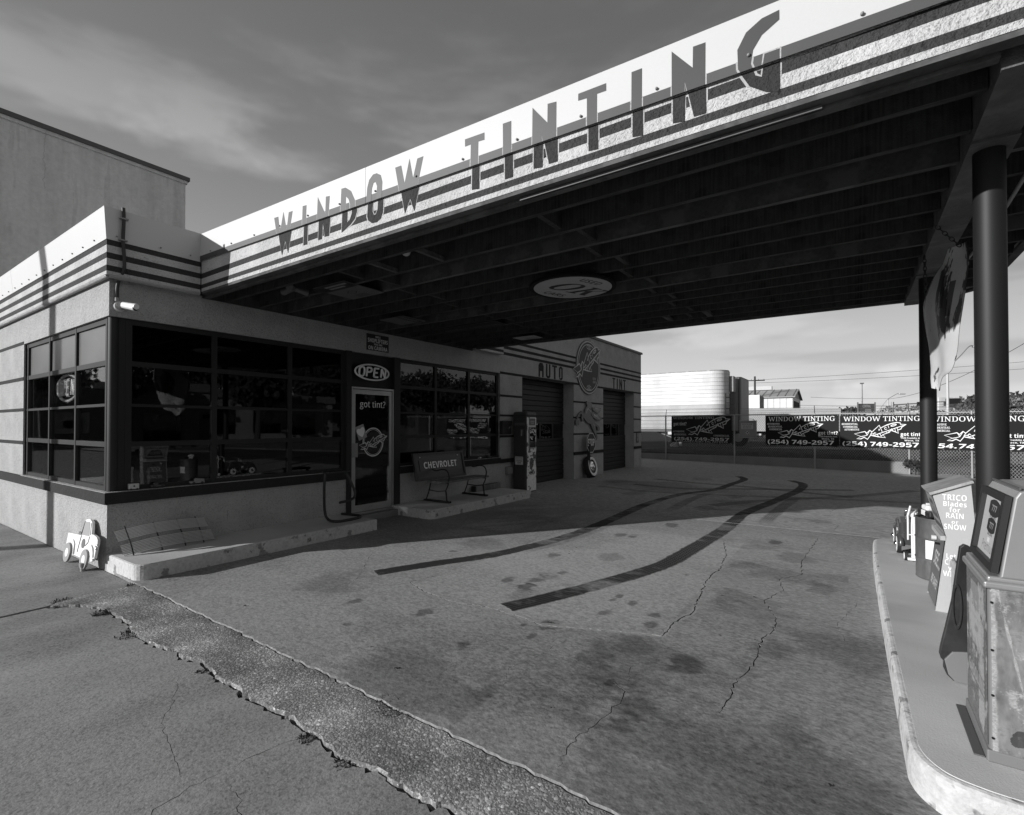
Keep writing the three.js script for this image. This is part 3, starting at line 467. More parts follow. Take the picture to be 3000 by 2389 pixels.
const SX = FX - 0.022;
for (const [z0, z1] of [[0.135, 3.09], [3.094, 7.12]]) {
  const path = [[SX, z0], [SX, z1]];
  part(cn, 'sheet', sweep(path, (x, z) => bottomAt(x, z) + 0.0555, topAt, 0.003), mat.sheet);
  part(cn, 'sheet_stripe', sweep(path, bottomAt, (x, z) => bottomAt(x, z) + 0.055, 0.003), mat.sheetStripe);
}
{
  const p = [...arc(FX + 0.6, 7.124, 0.622, Math.PI, Math.PI / 2), [5.5, 7.742], ...arc(5.5, 7.12, 0.622, Math.PI / 2, 0), [6.122, 0.135]];
  part(cn, 'sheet', sweep(p, (x, z) => bottomAt(x, z) + 0.0555, topAt, 0.003), mat.sheet); part(cn, 'sheet_stripe', sweep(p, bottomAt, (x, z) => bottomAt(x, z) + 0.055, 0.003), mat.sheetStripe);
}
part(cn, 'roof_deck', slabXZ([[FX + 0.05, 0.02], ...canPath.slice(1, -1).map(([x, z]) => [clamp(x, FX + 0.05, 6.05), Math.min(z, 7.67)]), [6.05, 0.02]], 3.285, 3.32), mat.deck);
for (let k = 0; k < 15; k++) local(cn, 'screw', screwGeo, mat.mid, [SX - 0.006 - 3.4, bottomAt(0, 0.4 + k * 0.47) + 0.07 - 0.15, 0.4 + k * 0.47 - 7.08]);
// joists along z, blocking between them, beam across
const jx = [1.21, 1.61, 2.0, 2.385, 2.77, 3.18, 3.6, 3.96, 4.34, 4.74, 5.14, 5.55, 5.9], jr = rngOf(9);
jx.forEach((x, i) => {
  const pale = [2, 6].includes(i), m = pale ? mat.joistPale : mat.joist;
  part(cn, 'joist', B(x - 0.022, x + 0.022, 3.05 + jr() * 0.006, 3.284, -0.0 + 0.03, 6.985), m);
  part(cn, 'joist', B(x - 0.022, x + 0.022, 3.05 + jr() * 0.006, 3.284, 7.178, Math.min(7.66, x < 1.4 || x > 5.6 ? 7.5 : 7.66)), m);
  if (i < jx.length - 1) for (const z of [2.1 + (i % 2) * 0.12, 4.5 + (i % 2) * 0.12]) part(cn, 'blocking', B(x + 0.024, jx[i + 1] - 0.024, 3.075, 3.28, z, z + 0.045), mat.joist);
});
part(cn, 'blocking', B(1.234, 1.588, 3.052, 3.09, 2.62, 2.66), mat.joistPale); part(cn, 'blocking', B(1.234, 1.588, 3.052, 3.09, 3.25, 3.29), mat.joistPale);
part(cn, 'blocking', B(5.164, 5.528, 3.052, 3.09, 4.2, 4.26), mat.joistPale); part(cn, 'blocking', B(5.164, 5.528, 3.052, 3.09, 4.75, 4.82), mat.joistPale);
part(cn, 'ledger', B(FX + 0.06, 6.04, 3.03, 3.28, 0.004, 0.028), mat.joist);
part(cn, 'edge_joist', B(FX + 0.075, FX + 0.125, 3.03, 3.284, 0.03, 6.98), mat.joistPale);
part(cn, 'conduit', tube([[5.0, 3.04, 7.3], [4.2, 3.035, 7.34], [3.2, 3.04, 7.36], [2.2, 3.035, 7.34]], 0.012, 6, 30), mat.galv);
part(cn, 'trim_strip', B(FX + 0.052, FX + 0.06, 3.03, 3.046, 4.6, 6.35), mat.dim);
part(cn, 'beam', B(FX + 0.13, 6.02, 3.0, 3.284, 6.99, 7.175), mat.beam);
for (const x of [1.77, 4.6]) {
  part(cn, 'cap_plate', B(x - 0.15, x + 0.15, 2.985, 2.9995, 6.985, 7.18), mat.beam);
  part(cn, 'column', cyl([x, 1.5675, 7.08], 'y', 0.068, 2.835, 32), mat.column);
  part(cn, 'base_plate', B(x - 0.11, x + 0.11, 0.15, 0.165, 6.97, 7.19), mat.column);
}
// painted letters: one outline in (z, y), cut where the metal sheet ends and the stucco begins
const letters = {
  W: [[[1.709,3.569],[1.782,3.565],[1.812,3.40],[1.873,3.592],[1.928,3.40],[1.964,3.565],[2.029,3.562],[1.921,3.179],[1.872,3.314],[1.815,3.178]], [[3.454,3.561],[3.523,3.558],[3.561,3.406],[3.616,3.585],[3.655,3.42],[3.701,3.559],[3.766,3.558],[3.648,3.172],[3.603,3.281],[3.544,3.177]]],
  I: [[[2.193,3.567],[2.254,3.562],[2.236,3.204],[2.176,3.205]], [[4.512,3.55],[4.581,3.546],[4.581,3.176],[4.515,3.177]], [[5.423,3.535],[5.485,3.533],[5.482,3.16],[5.42,3.169]]],
  N: [[[2.429,3.592],[2.543,3.41],[2.55,3.564],[2.607,3.556],[2.569,3.212],[2.504,3.216],[2.477,3.36],[2.462,3.205],[2.407,3.206]], [[4.75,3.573],[4.862,3.437],[4.864,3.557],[4.928,3.548],[4.925,3.178],[4.861,3.18],[4.819,3.37],[4.812,3.173],[4.745,3.183]], [[5.653,3.557],[5.765,3.421],[5.767,3.534],[5.831,3.53],[5.828,3.164],[5.765,3.166],[5.723,3.36],[5.716,3.159],[5.652,3.169]]],
  D: [[[2.772,3.575],[2.83,3.57],[2.905,3.52],[2.955,3.43],[2.958,3.34],[2.93,3.28],[2.873,3.243],[2.748,3.2]]],
  O: [[[3.188,3.582],[3.234,3.58],[3.284,3.55],[3.303,3.49],[3.287,3.25],[3.26,3.205],[3.21,3.186],[3.15,3.192],[3.105,3.225],[3.091,3.262],[3.116,3.49],[3.14,3.55]]],
  T: [[[4.178,3.552],[4.354,3.543],[4.354,3.492],[4.3,3.497],[4.292,3.174],[4.225,3.183],[4.232,3.498],[4.179,3.499]], [[5.082,3.539],[5.266,3.533],[5.266,3.488],[5.207,3.491],[5.204,3.168],[5.14,3.175],[5.14,3.49],[5.081,3.496]]],
  G: [[[6.178,3.539],[6.178,3.491],[6.1,3.448],[6.06,3.39],[6.050,3.324],[6.067,3.27],[6.096,3.252],[6.112,3.349],[6.179,3.348],[6.176,3.146],[6.114,3.168],[6.04,3.225],[5.99,3.32],[5.987,3.421],[6.028,3.493],[6.1,3.532]]],
};
function clipY(pts, f, keepAbove) { const o = [], s = (p) => (p[1] - f(p[0])) * (keepAbove ? 1 : -1); for (let i = 0; i < pts.length; i++) { const a = pts[i], b = pts[(i + 1) % pts.length], sa = s(a), sb = s(b); if (sa >= 0) o.push(a); if (sa * sb < 0) { const t = sa / (sa - sb); o.push([lerp(a[0], b[0], t), lerp(a[1], b[1], t)]); } } return o; }
function grow(pts, d) { const area = pts.reduce((s, p, i) => { const q = pts[(i + 1) % pts.length]; return s + p[0] * q[1] - q[0] * p[1]; }, 0), k = area > 0 ? 1 : -1, n = pts.length; return pts.map((p, i) => { const a = pts[(i + n - 1) % n], b = pts[(i + 1) % n]; let t1 = V2(p[0] - a[0], p[1] - a[1]).normalize(), t2 = V2(b[0] - p[0], b[1] - p[1]).normalize(); const nn = V2((t1.y + t2.y) * k, -(t1.x + t2.x) * k); const l = nn.length(); if (l < 0.3) return [p[0] + (nn.x / (l || 1)) * d, p[1] + (nn.y / (l || 1)) * d]; nn.divideScalar(l); return [p[0] + nn.x * d * 1.1, p[1] + nn.y * d * 1.1]; }); }
const sb = (z) => bottomAt(0, z), holesOf = { D: [[2.826,3.272],[2.862,3.29],[2.89,3.34],[2.892,3.41],[2.87,3.46],[2.836,3.49]], O: [[3.196,3.51],[3.176,3.47],[3.158,3.29],[3.176,3.255],[3.2,3.255],[3.222,3.29],[3.238,3.47],[3.222,3.51]] };
// a film of paint on the plane x: the letter's triangles, each cut by the limits lo(z) < y < hi(z)
function paintZY(contour, hole, x, lo, hi) {
  const c = contour.map((p) => V2(...p)), h = hole ? [hole.map((p) => V2(...p))] : []; if (THREE.ShapeUtils.isClockWise(c)) c.reverse(); if (h[0] && !THREE.ShapeUtils.isClockWise(h[0])) h[0].reverse();
  const all = [...c, ...(h[0] ?? [])], pos = [];
  for (const f of THREE.ShapeUtils.triangulateShape(c, h)) { let q = f.map((i) => [all[i].x, all[i].y]); if (lo) q = clipY(q, lo, true); if (hi && q.length) q = clipY(q, hi, false); for (let k = 1; k + 1 < q.length; k++) for (const p of [q[0], q[k], q[k + 1]]) pos.push(x, p[1], p[0]); }
  const g = new THREE.BufferGeometry(); g.setAttribute('position', new THREE.Float32BufferAttribute(pos, 3)); g.setAttribute('normal', new THREE.Float32BufferAttribute(pos.map((_, i) => (i % 3 ? 0 : -1)), 3)); return metreUV(g);
}
for (const [ch, list] of Object.entries(letters)) for (const p of list) {
  const hole = holesOf[ch], lt = part(cn, 'letter', paintZY(p, hole, SX - 0.0015, sb, null), mat.letterSheet);
  part(lt, 'letter_foot', paintZY(p, hole, FX - 0.003, null, sb), mat.letterStucco);
  part(lt, 'letter_outline', paintZY(grow(p, 0.011), hole && grow(hole, -0.008), FX - 0.0015, () => 3.222, (z) => sb(z) - 0.002), mat.outline);
  if (ch !== 'O') part(lt, 'letter_outline', paintZY(grow(p, 0.009), hole && grow(hole, -0.008), SX - 0.0007, (z) => sb(z) + 0.001, (z) => sb(z) + 0.058), mat.outline);
}

// ---------------------------------------------------------------- concrete steps along the office
const roundedPlan = (x0, x1, z1, r, left, right) => [[x0, 0.002], [x1, 0.002], ...(right ? arc(x1 - r, z1 - r, r, 0, Math.PI / 2, 6) : [[x1, z1]]), ...(left ? arc(x0 + r, z1 - r, r, Math.PI / 2, Math.PI, 6) : [[x0, z1]])];
function step(label, x0, x1, z1, l, r, base) {
  const t = thing('concrete_step', label, 'step', base);
  part(t, 'kerb_face', slabB(roundedPlan(x0, x1, z1, 0.12, l, r), -0.06, 0.149, 0.012), mat.kerb);
  part(t, 'top_slab', slabXZ(roundedPlan(x0 + 0.014, x1 - 0.014, z1 - 0.014, 0.11, l, r), 0.146, 0.152), mat.concTop);
  return t;
}
step('low concrete step with white painted edge below the corner window', 0.0, 2.91, 0.80, true, false, [1.45, 0, 0.4]);
step('low concrete step under the tailgate bench', 3.9, 6.86, 0.92, true, false, [5.4, 0, 0.45]);

// ---------------------------------------------------------------- signs on and over the office
const open = (g, w, h, on) => { g.fillStyle = grey(0.008); g.fillRect(0, 0, w, h); };
function openSign(label, at, width, height, face) {
  const t = thing('open_sign', label, 'neon sign', at, 'OPEN neon signs'); if (face === '-x') t.rotation.y = -Math.PI / 2;
  const tubeM = M(0.9, { rough: 0.3 }), hw = width / 2, hh = height / 2;
  local(t, 'backing', ext(shapeOf(poly(0, 0, hw * 1.02, hh * 1.04, 40)), 0.012).translate(0, 0, -0.02), mat.black);
  const ring = (a, b, r) => { const c = new THREE.CatmullRomCurve3(poly(0, 0, a, b, 32).map(([x, y]) => V3(x, y, 0)), true); return new THREE.TubeGeometry(c, 64, r, 6, true); };
  local(t, 'ring_tube', join(ring(hw * 0.95, hh * 0.92, height * 0.052)), tubeM);
  const s = height * 0.5, L = [], r = height * 0.062, T = (pts) => L.push(tube(pts.map(([x, y]) => [(x + 0.2) * width * 0.215 + (y - 0.5) * 0.16 * s, (y - 0.5) * s * 1.05, 0.006]), r, 6, pts.length * 5));
  const glyph = [[[[-1.9, 0.2], [-1.75, 0], [-1.45, 0], [-1.3, 0.2], [-1.3, 0.8], [-1.45, 1], [-1.75, 1], [-1.9, 0.8], [-1.9, 0.2]]], [[[-0.95, 0], [-0.95, 1]], [[-0.95, 1], [-0.5, 0.98], [-0.35, 0.78], [-0.5, 0.55], [-0.9, 0.5]]], [[[0, 0], [0, 1]], [[0, 1], [0.55, 1]], [[0, 0.5], [0.42, 0.5]], [[0, 0], [0.55, 0]]], [[[0.95, 0], [0.95, 1]], [[0.95, 1], [1.5, 0]], [[1.5, 0], [1.5, 1]]]];
  for (const gl of glyph) { L.length = 0; gl.forEach(T); local(t, 'letter_tube', join(L), tubeM); }
  return t;
}
openSign('oval OPEN neon sign over the entrance door', [3.47, 2.36, 0.02], 0.72, 0.27, '+z');
openSign('oval OPEN neon sign behind the side window glass', [0.105, 1.975, -1.75], 0.86, 0.36, '-x');
function flatSign(name, label, category, dir, a0, a1, b0, b1, c, th, draw, w = 512, h = Math.round((512 * (b1 - b0)) / (a1 - a0))) {
  const base = dir === '+z' ? [(a0 + a1) / 2, b0, c] : dir === '-y' ? [(a0 + a1) / 2, c, (b0 + b1) / 2] : [c, b0, (a0 + a1) / 2];
  const t = thing(name, label, category, base), m = new THREE.MeshPhysicalMaterial({ map: canvasTex(w, h, draw), roughness: 0.6 });
  if (dir === '+z') { part(t, 'panel', B(a0, a1, b0, b1, c - th, c), mat.dim); part(t, 'print', picture('+z', a0, a1, b0, b1, c + 0.0015), m); }
  else if (dir === '-y') { part(t, 'panel', B(a0, a1, c, c + th, b0, b1), mat.dim); part(t, 'print', picture('-y', a0, a1, b0, b1, c - 0.0015), m); }
  return t;
}
flatSign('warning_sign', 'black sign reading SMILE SHOPLIFTERS YOU ARE ON CAMERA', 'sign', '+z', 3.36, 3.815, 2.72, 2.985, 0.012, 0.01, (g, w, h) => {
  g.fillStyle = grey(0.02); g.fillRect(0, 0, w, h); g.fillStyle = grey(0.75); txt(g, 'SMILE', 195, 60, 120, 38); txt(g, 'SHOPLIFTERS', 20, 150, 470, 74); txt(g, 'YOU ARE', 160, 198, 200, 34); txt(g, 'ON CAMERA', 30, 284, 450, 70);
});
// logo oval over the pier between the bays
{
  const t = thing('oval_logo_sign', 'round logo sign over the pier between the garage bays', 'sign', [11.45, 2.4, 0.03]);
  part(t, 'disc', plateXY(poly(11.45, 3.2, 0.8, 0.8, 48), 0.006, 0.03), mat.dim);
  const m = new THREE.MeshPhysicalMaterial({ transparent: true, roughness: 0.6, map: canvasTex(1024, 832, (g, w, h) => {
    g.clearRect(0, 0, w, h); const cx = 512, cy = 416; g.fillStyle = grey(0.4); g.beginPath(); g.arc(cx, cy, 398, 0, 7); g.fill(); g.fillStyle = grey(0.02); g.beginPath(); g.arc(cx, cy, 378, 0, 7); g.fill(); g.strokeStyle = grey(0.45); g.lineWidth = 12; g.beginPath(); g.arc(cx, cy, 345, 0, 7); g.stroke();
    g.lineWidth = 9; for (const y of [110, 720]) for (const s of [-1, 1]) { g.beginPath(); g.arc(cx + s * 44, y, 26, 0, 7); g.stroke(); } g.beginPath(); g.ellipse(cx, 110, 22, 40, 0, 0, 7); g.stroke(); g.beginPath(); g.ellipse(cx, 715, 26, 34, 0, 0, 7); g.stroke();
    g.save(); g.translate(20, 640); g.rotate(-0.16); logo(g, 0, -440, 1000, 420, grey(0.5), grey(0.03)); g.restore();
    g.fillStyle = grey(0.3); txt(g, 'ESTD', 640, 590, 110, 36); txt(g, '2000', 640, 640, 110, 36);
  }) });
  part(t, 'print', picture('+z', 10.45, 12.45, 2.387, 4.013, 0.034), m);
}
// flying horse cut-out
{
  const t = thing('horse_sign', 'cut-out sign of a winged horse on the striped garage pier', 'sign', [11.4, 1.05, 0.03]);
  const horse = [[11.24,2.21],[11.32,2.20],[11.45,2.19],[11.59,2.15],[11.62,2.11],[11.56,2.04],[11.53,1.98],[11.59,1.92],[11.63,1.82],[11.65,1.74],[11.73,1.65],[11.82,1.59],[11.94,1.53],[12.11,1.46],[12.13,1.37],[12.08,1.34],[11.98,1.35],[11.99,1.41],[11.88,1.48],[11.83,1.44],[11.86,1.35],[11.88,1.28],[11.96,1.20],[11.97,1.12],[11.90,1.05],[11.82,1.06],[11.83,1.15],[11.78,1.24],[11.62,1.40],[11.50,1.54],[11.34,1.56],[11.17,1.63],[11.09,1.69],[11.03,1.73],[11.01,1.62],[10.93,1.61],[10.92,1.69],[10.93,1.81],[10.88,1.83],[10.75,1.77],[10.69,1.70],[10.74,1.62],[10.75,1.52],[10.59,1.51],[10.53,1.56],[10.55,1.64],[10.62,1.68],[10.62,1.72],[10.75,1.84],[10.91,1.91],[11.01,1.88],[11.06,1.82],[11.11,1.88],[11.15,1.97],[11.26,2.05],[11.28,2.09],[11.23,2.13]];
  const hm = M(0.13, { rough: 0.45, map: grimeCol });
  part(t, 'body', plateXY(horse, 0.03, 0.06, [], 0.006), hm);
  for (const w of [[[11.57,2.04],[11.79,2.04],[12.20,2.02],[12.15,1.95],[12.06,1.88],[11.94,1.86],[11.79,1.89],[11.62,1.95]], [[11.50,1.84],[11.62,1.91],[11.91,1.83],[12.15,1.77],[12.30,1.69],[12.14,1.65],[11.91,1.66],[11.73,1.71],[11.59,1.76]]]) {
    const wing = part(t, 'wing', plateXY(w, 0.062, 0.075, [], 0.003), hm);
    for (let k = 0; k < 4; k++) { const f = 0.2 + k * 0.2, a = w[0], b = [lerp(w[2][0], w[5][0], f), lerp(w[2][1], w[5][1], f)]; part(wing, 'feather_line', bar([lerp(a[0], b[0], 0.35), lerp(a[1], b[1], 0.35), 0.078], [b[0], b[1], 0.078], 0.007, 0.007, 5), mat.light); }
  }
  part(t, 'neck_line', tube([[11.2, 1.85, 0.064], [11.3, 1.98, 0.064], [11.42, 1.95, 0.064], [11.55, 1.88, 0.064]], 0.007, 5), mat.light);
  part(t, 'leg_line', tube([[11.7, 1.55, 0.064], [11.76, 1.42, 0.064], [11.85, 1.26, 0.064]], 0.007, 5), mat.light);
}
// stop sign on its post
{
  const t = thing('stop_sign', 'small octagonal stop sign on a dark post before the garage pier', 'sign', [11.1, 0, 0.2]); const o = poly(11.22, 1.0, 0.31, 0.31, 8, Math.PI / 8);
  part(t, 'post', B(11.06, 11.12, 0, 1.05, 0.15, 0.2), mat.blackMetal);
  part(t, 'plate', plateXY(o, 0.202, 0.21), mat.dim);
  part(t, 'face', picture('+z', 10.91, 11.53, 0.69, 1.31, 0.2125), new THREE.MeshPhysicalMaterial({ transparent: true, roughness: 0.5, map: canvasTex(256, 256, (g) => { const O = (r) => { g.beginPath(); for (let i = 0; i < 8; i++) g.lineTo(128 + r * Math.cos(Math.PI / 8 + (i * Math.PI) / 4), 128 + r * Math.sin(Math.PI / 8 + (i * Math.PI) / 4)); g.closePath(); g.fill(); }; g.clearRect(0, 0, 256, 256); g.fillStyle = grey(0.7); O(127); g.fillStyle = grey(0.025); O(118); g.fillStyle = grey(0.75); txt(g, 'STOP', 34, 164, 188, 84); }) }));
  part(t, 'front_strut', B(11.06, 11.1, 0.0, 0.98, 0.214, 0.24), mat.blackMetal);
}
// whitewall wheel leaning on the pier
{
  const t = thing('whitewall_wheel', 'whitewall tyre and chrome hubcap leaning on the garage pier', 'wheel', [11.25, 0.31, 0.17]); t.rotation.x = -0.2;
  const ring = (pts) => { const g = new THREE.LatheGeometry(pts.map(([a, b]) => V2(a, b)), 36); g.rotateX(Math.PI / 2); return g; };
  local(t, 'tyre', ring([[0.2, -0.07], [0.29, -0.085], [0.312, -0.05], [0.314, 0.05], [0.29, 0.082], [0.275, 0.086]]), mat.rubber);
  local(t, 'whitewall', ring([[0.275, 0.0865], [0.2, 0.075]]), M(0.85));
  local(t, 'rim', ring([[0.2, 0.075], [0.185, 0.05], [0.15, 0.055]]), mat.blackMetal);
  local(t, 'hubcap', ring([[0.15, 0.055], [0.13, 0.08], [0.09, 0.07], [0.075, 0.085], [0.045, 0.1], [0.0001, 0.105]]), mat.chrome);
}
flatSign('route_sign', 'small narrow shield sign reading 66 on the last pier', 'sign', '+z', 15.33, 15.53, 0.88, 1.24, 0.03, 0.02, (g, w, h) => { g.fillStyle = grey(0.04); g.fillRect(0, 0, w, h); g.fillStyle = grey(0.3); g.beginPath(); g.moveTo(40, 60); g.lineTo(472, 60); g.lineTo(472, h * 0.6); g.lineTo(256, h - 30); g.lineTo(40, h * 0.6); g.fill(); g.fillStyle = grey(0.03); txt(g, 'ROUTE', 80, 250, 350, 90); txt(g, '66', 120, 520, 270, 200); });
// letter box behind the old pump
{ const t = thing('letter_box', 'black letter box on the pier behind the old petrol pump', 'box', [7.15, 1.3, 0]); part(t, 'body', RB(6.99, 7.33, 1.3, 1.6, 0.006, 0.11, 0.02), mat.blackMetal); part(t, 'lid', RB(6.985, 7.335, 1.5, 1.605, 0.08, 0.118, 0.012), mat.blackMetal); part(t, 'badge', plateXY([[7.2, 1.42], [7.27, 1.46], [7.28, 1.48], [7.22, 1.45]], 0.111, 0.114), mat.mid); }
{ const t = thing('outlet_box', 'grey electrical box on the wall between bench and petrol pump', 'box', [7.3, 0.39, 0]); part(t, 'box', RB(7.22, 7.39, 0.4, 0.57, 0.002, 0.1, 0.012), mat.mid); part(t, 'cover', RB(7.235, 7.375, 0.415, 0.555, 0.1, 0.116, 0.006), mat.mid); }
{ const t = thing('timber_baulk', 'rough timber lying against the wall behind the bench', 'timber', [6.5, 0.15, 0.1]); part(t, 'baulk', RB(6.0, 6.84, 0.152, 0.27, 0.04, 0.16, 0.012), mat.plank); part(t, 'end_cap', B(5.975, 6.001, 0.155, 0.266, 0.045, 0.155), mat.rustIron); }

// security camera and its conduit
{
  const t = thing('security_camera', 'white bullet camera fed by a black conduit on the station corner', 'camera', [0.075, 2.76, 0.0]);
  part(t, 'junction_box', cyl([0.085, 2.765, 0.02], 'z', 0.052, 0.04, 28), mat.whitePaint); part(t, 'mount_plate', cyl([0.09, 2.765, 0.045], 'z', 0.044, 0.012, 28), mat.galv);
  part(t, 'arm', bar([0.09, 2.768, 0.05], [0.115, 2.762, 0.085], 0.013), mat.whitePaint);
  part(t, 'housing', bar([0.1, 2.772, 0.075], [0.155, 2.735, 0.235], 0.028, 0.031, 24), mat.whitePaint); part(t, 'lens_face', bar([0.155, 2.735, 0.235], [0.158, 2.7335, 0.243], 0.028, 0.027, 24), mat.black);
  part(t, 'sun_shield', bar([0.1, 2.785, 0.075], [0.16, 2.748, 0.25], 0.026, 0.03, 16), mat.whitePaint);
  part(t, 'conduit', tube([[0.062, 3.775, 0.175], [0.066, 3.66, 0.178], [0.068, 3.45, 0.155], [0.075, 3.36, 0.15], [0.082, 3.25, 0.15], [0.08, 3.14, 0.15], [0.068, 3.04, 0.05], [0.06, 2.95, 0.03], [0.062, 2.85, 0.022]], 0.017, 8, 60), mat.conduit);
  part(t, 'gland', cyl([0.064, 2.835, 0.022], 'y', 0.024, 0.04, 10), mat.mid);
  for (const [y, z] of [[3.66, 0.178], [3.44, 0.155], [3.04, 0.052]]) part(t, 'clip', RB(0.03, 0.105, y - 0.008, y + 0.008, z - 0.02, z + 0.02, 0.004, 1), mat.mid);
}

// ---------------------------------------------------------------- tailgate bench
{
  const t = thing('tailgate_bench', 'iron bench with a lettered truck tailgate as its backrest', 'bench', [5.0, 0.152, 0.4]);
  const iron = mat.rustIron, x0 = 4.56, x1 = 5.7;
  // tailgate: leaning panel
  const tg = new THREE.Group(); const lean = (g) => { g.rotateX(-0.22); g.translate(4.86, 0.6, 0.27); return g; };
  const loc = (a, b, c, d, e, f) => { const g = new THREE.BoxGeometry(b - a, d - c, f - e); g.translate((a + b) / 2, (c + d) / 2, (e + f) / 2); return g; };
  const dark = M(0.03, { rough: 0.4, map: grimeCol });
  const back = part(t, 'tailgate', lean(loc(-0.66, 0.66, -0.06, 0.42, -0.025, 0)), dark);
  part(back, 'tailgate_rim', join(...[loc(-0.66, 0.66, 0.385, 0.42, 0.0005, 0.016), loc(-0.66, 0.66, -0.06, -0.025, 0.0005, 0.016), loc(-0.66, -0.62, -0.024, 0.384, 0.0005, 0.016), loc(0.62, 0.66, -0.024, 0.384, 0.0005, 0.016)].map(lean)), mat.blackMetal);
  part(back, 'pressed_panel', lean(loc(-0.54, 0.54, 0.1, 0.3, 0.0005, 0.008)), dark);
  for (const y of [0.0, 0.04]) part(back, 'pressed_rib', lean(loc(-0.6, 0.6, y, y + 0.012, 0.0005, 0.01)), dark);
  for (const x of [-0.5, 0.5]) { const g = new THREE.SphereGeometry(0.012, 8, 6); g.translate(x, 0.345, 0.006); part(back, 'bolt', lean(g), mat.light); }
  const lm = new THREE.MeshPhysicalMaterial({ transparent: true, roughness: 0.6, map: canvasTex(1024, 180, (g, w, h) => { g.clearRect(0, 0, w, h); g.fillStyle = grey(0.85); txt(g, 'CHEVROLET', 20, 160, 985, 138); }) });
  const pl = new THREE.PlaneGeometry(0.92, 0.15); pl.translate(0.0, 0.2, 0.0105); part(back, 'lettering', lean(pl), lm);
  // seat planks
  [[0.32, 0.42], [0.43, 0.53], [0.54, 0.645]].forEach(([a, b]) => part(t, 'seat_plank', RB(4.42, 5.78, 0.50, 0.535, a, b, 0.006, 1), mat.plank));
  for (const x of [4.6, 5.66]) {
    const leg = part(t, 'iron_side', join(tube([[x, 0.16, 0.62], [x, 0.33, 0.60], [x, 0.36, 0.59]], 0.014), tube([[x, 0.36, 0.59], [x, 0.45, 0.64], [x, 0.5, 0.655]], 0.011), tube([[x, 0.16, 0.12], [x, 0.35, 0.2], [x, 0.5, 0.24]], 0.011), tube([[x, 0.36, 0.59], [x, 0.34, 0.4], [x, 0.35, 0.2]], 0.009), bar([x, 0.497, 0.2], [x, 0.497, 0.66], 0.011)), iron);
    part(leg, 'arm_rest', tube([[x, 0.52, 0.655], [x, 0.62, 0.67], [x, 0.71, 0.62], [x, 0.73, 0.52], [x, 0.7, 0.36], [x, 0.72, 0.27]], 0.012, 6, 40), iron);
    part(leg, 'foot_bar', RB(x - 0.03, x + 0.03, 0.153, 0.185, 0.08, 0.7, 0.01, 1), iron);
  }
}
// bent tube of a spring chair
{
  const t = thing('bent_tube_frame', 'black bent-tube chair frame standing beside the entrance door', 'chair frame', [2.6, 0.152, 0.4]);
  part(t, 'tube', tube([[2.5, 0.415, 0.5], [2.66, 0.43, 0.5], [2.745, 0.46, 0.5], [2.765, 0.53, 0.49], [2.735, 0.65, 0.46], [2.68, 0.79, 0.42], [2.655, 0.84, 0.4]], 0.019, 10, 60), mat.blackMetal);
  part(t, 'tube', tube([[2.325, 0.84, 0.42], [2.31, 0.78, 0.43], [2.32, 0.6, 0.4], [2.36, 0.3, 0.36], [2.37, 0.22, 0.38], [2.375, 0.178, 0.46], [2.42, 0.171, 0.56], [2.55, 0.171, 0.585], [2.8, 0.171, 0.55], [2.885, 0.171, 0.45], [2.87, 0.171, 0.25], [2.83, 0.171, 0.1]], 0.019, 10, 90), mat.blackMetal);
  part(t, 'seat_plate', RB(2.32, 2.68, 0.83, 0.858, 0.33, 0.5, 0.01, 1), mat.blackMetal);
}
// chrome car grille leaning on the wall
{
  const t = thing('car_grille', 'long slatted chrome car grille leaning on the wall below the window', 'car grille', [0.48, 0.152, 0.25]), nBar = 8;
  const row = (yTop, yBot, zTop, zBot, x0t, x1t, x0b, x1b) => { for (let k = 0; k < nBar; k++) { const f = k / (nBar - 1), y = lerp(yTop, yBot, f), z = lerp(zTop, zBot, f), a = lerp(x0t, x0b, f), b = lerp(x1t, x1b, f); part(t, 'slat', tube([[a, y - 0.03, z], [lerp(a, b, 0.3), y + 0.005, z + 0.02], [lerp(a, b, 0.5), y + 0.012, z + 0.026], [lerp(a, b, 0.7), y + 0.008, z + 0.02], [b, y - 0.012, z]], 0.0052, 5, 24), mat.slat); } };
  row(0.425, 0.335, 0.14, 0.19, 0.02, 0.885, 0.04, 0.905); row(0.285, 0.188, 0.215, 0.27, 0.05, 0.93, 0.065, 0.945);
  for (const x of [0.14, 0.4, 0.63, 0.82]) part(t, 'bracket', tube([[x - 0.03, 0.44, 0.13], [x - 0.012, 0.33, 0.19], [x, 0.24, 0.238], [x + 0.004, 0.155, 0.285]], 0.007, 6, 20), mat.blackMetal);
}
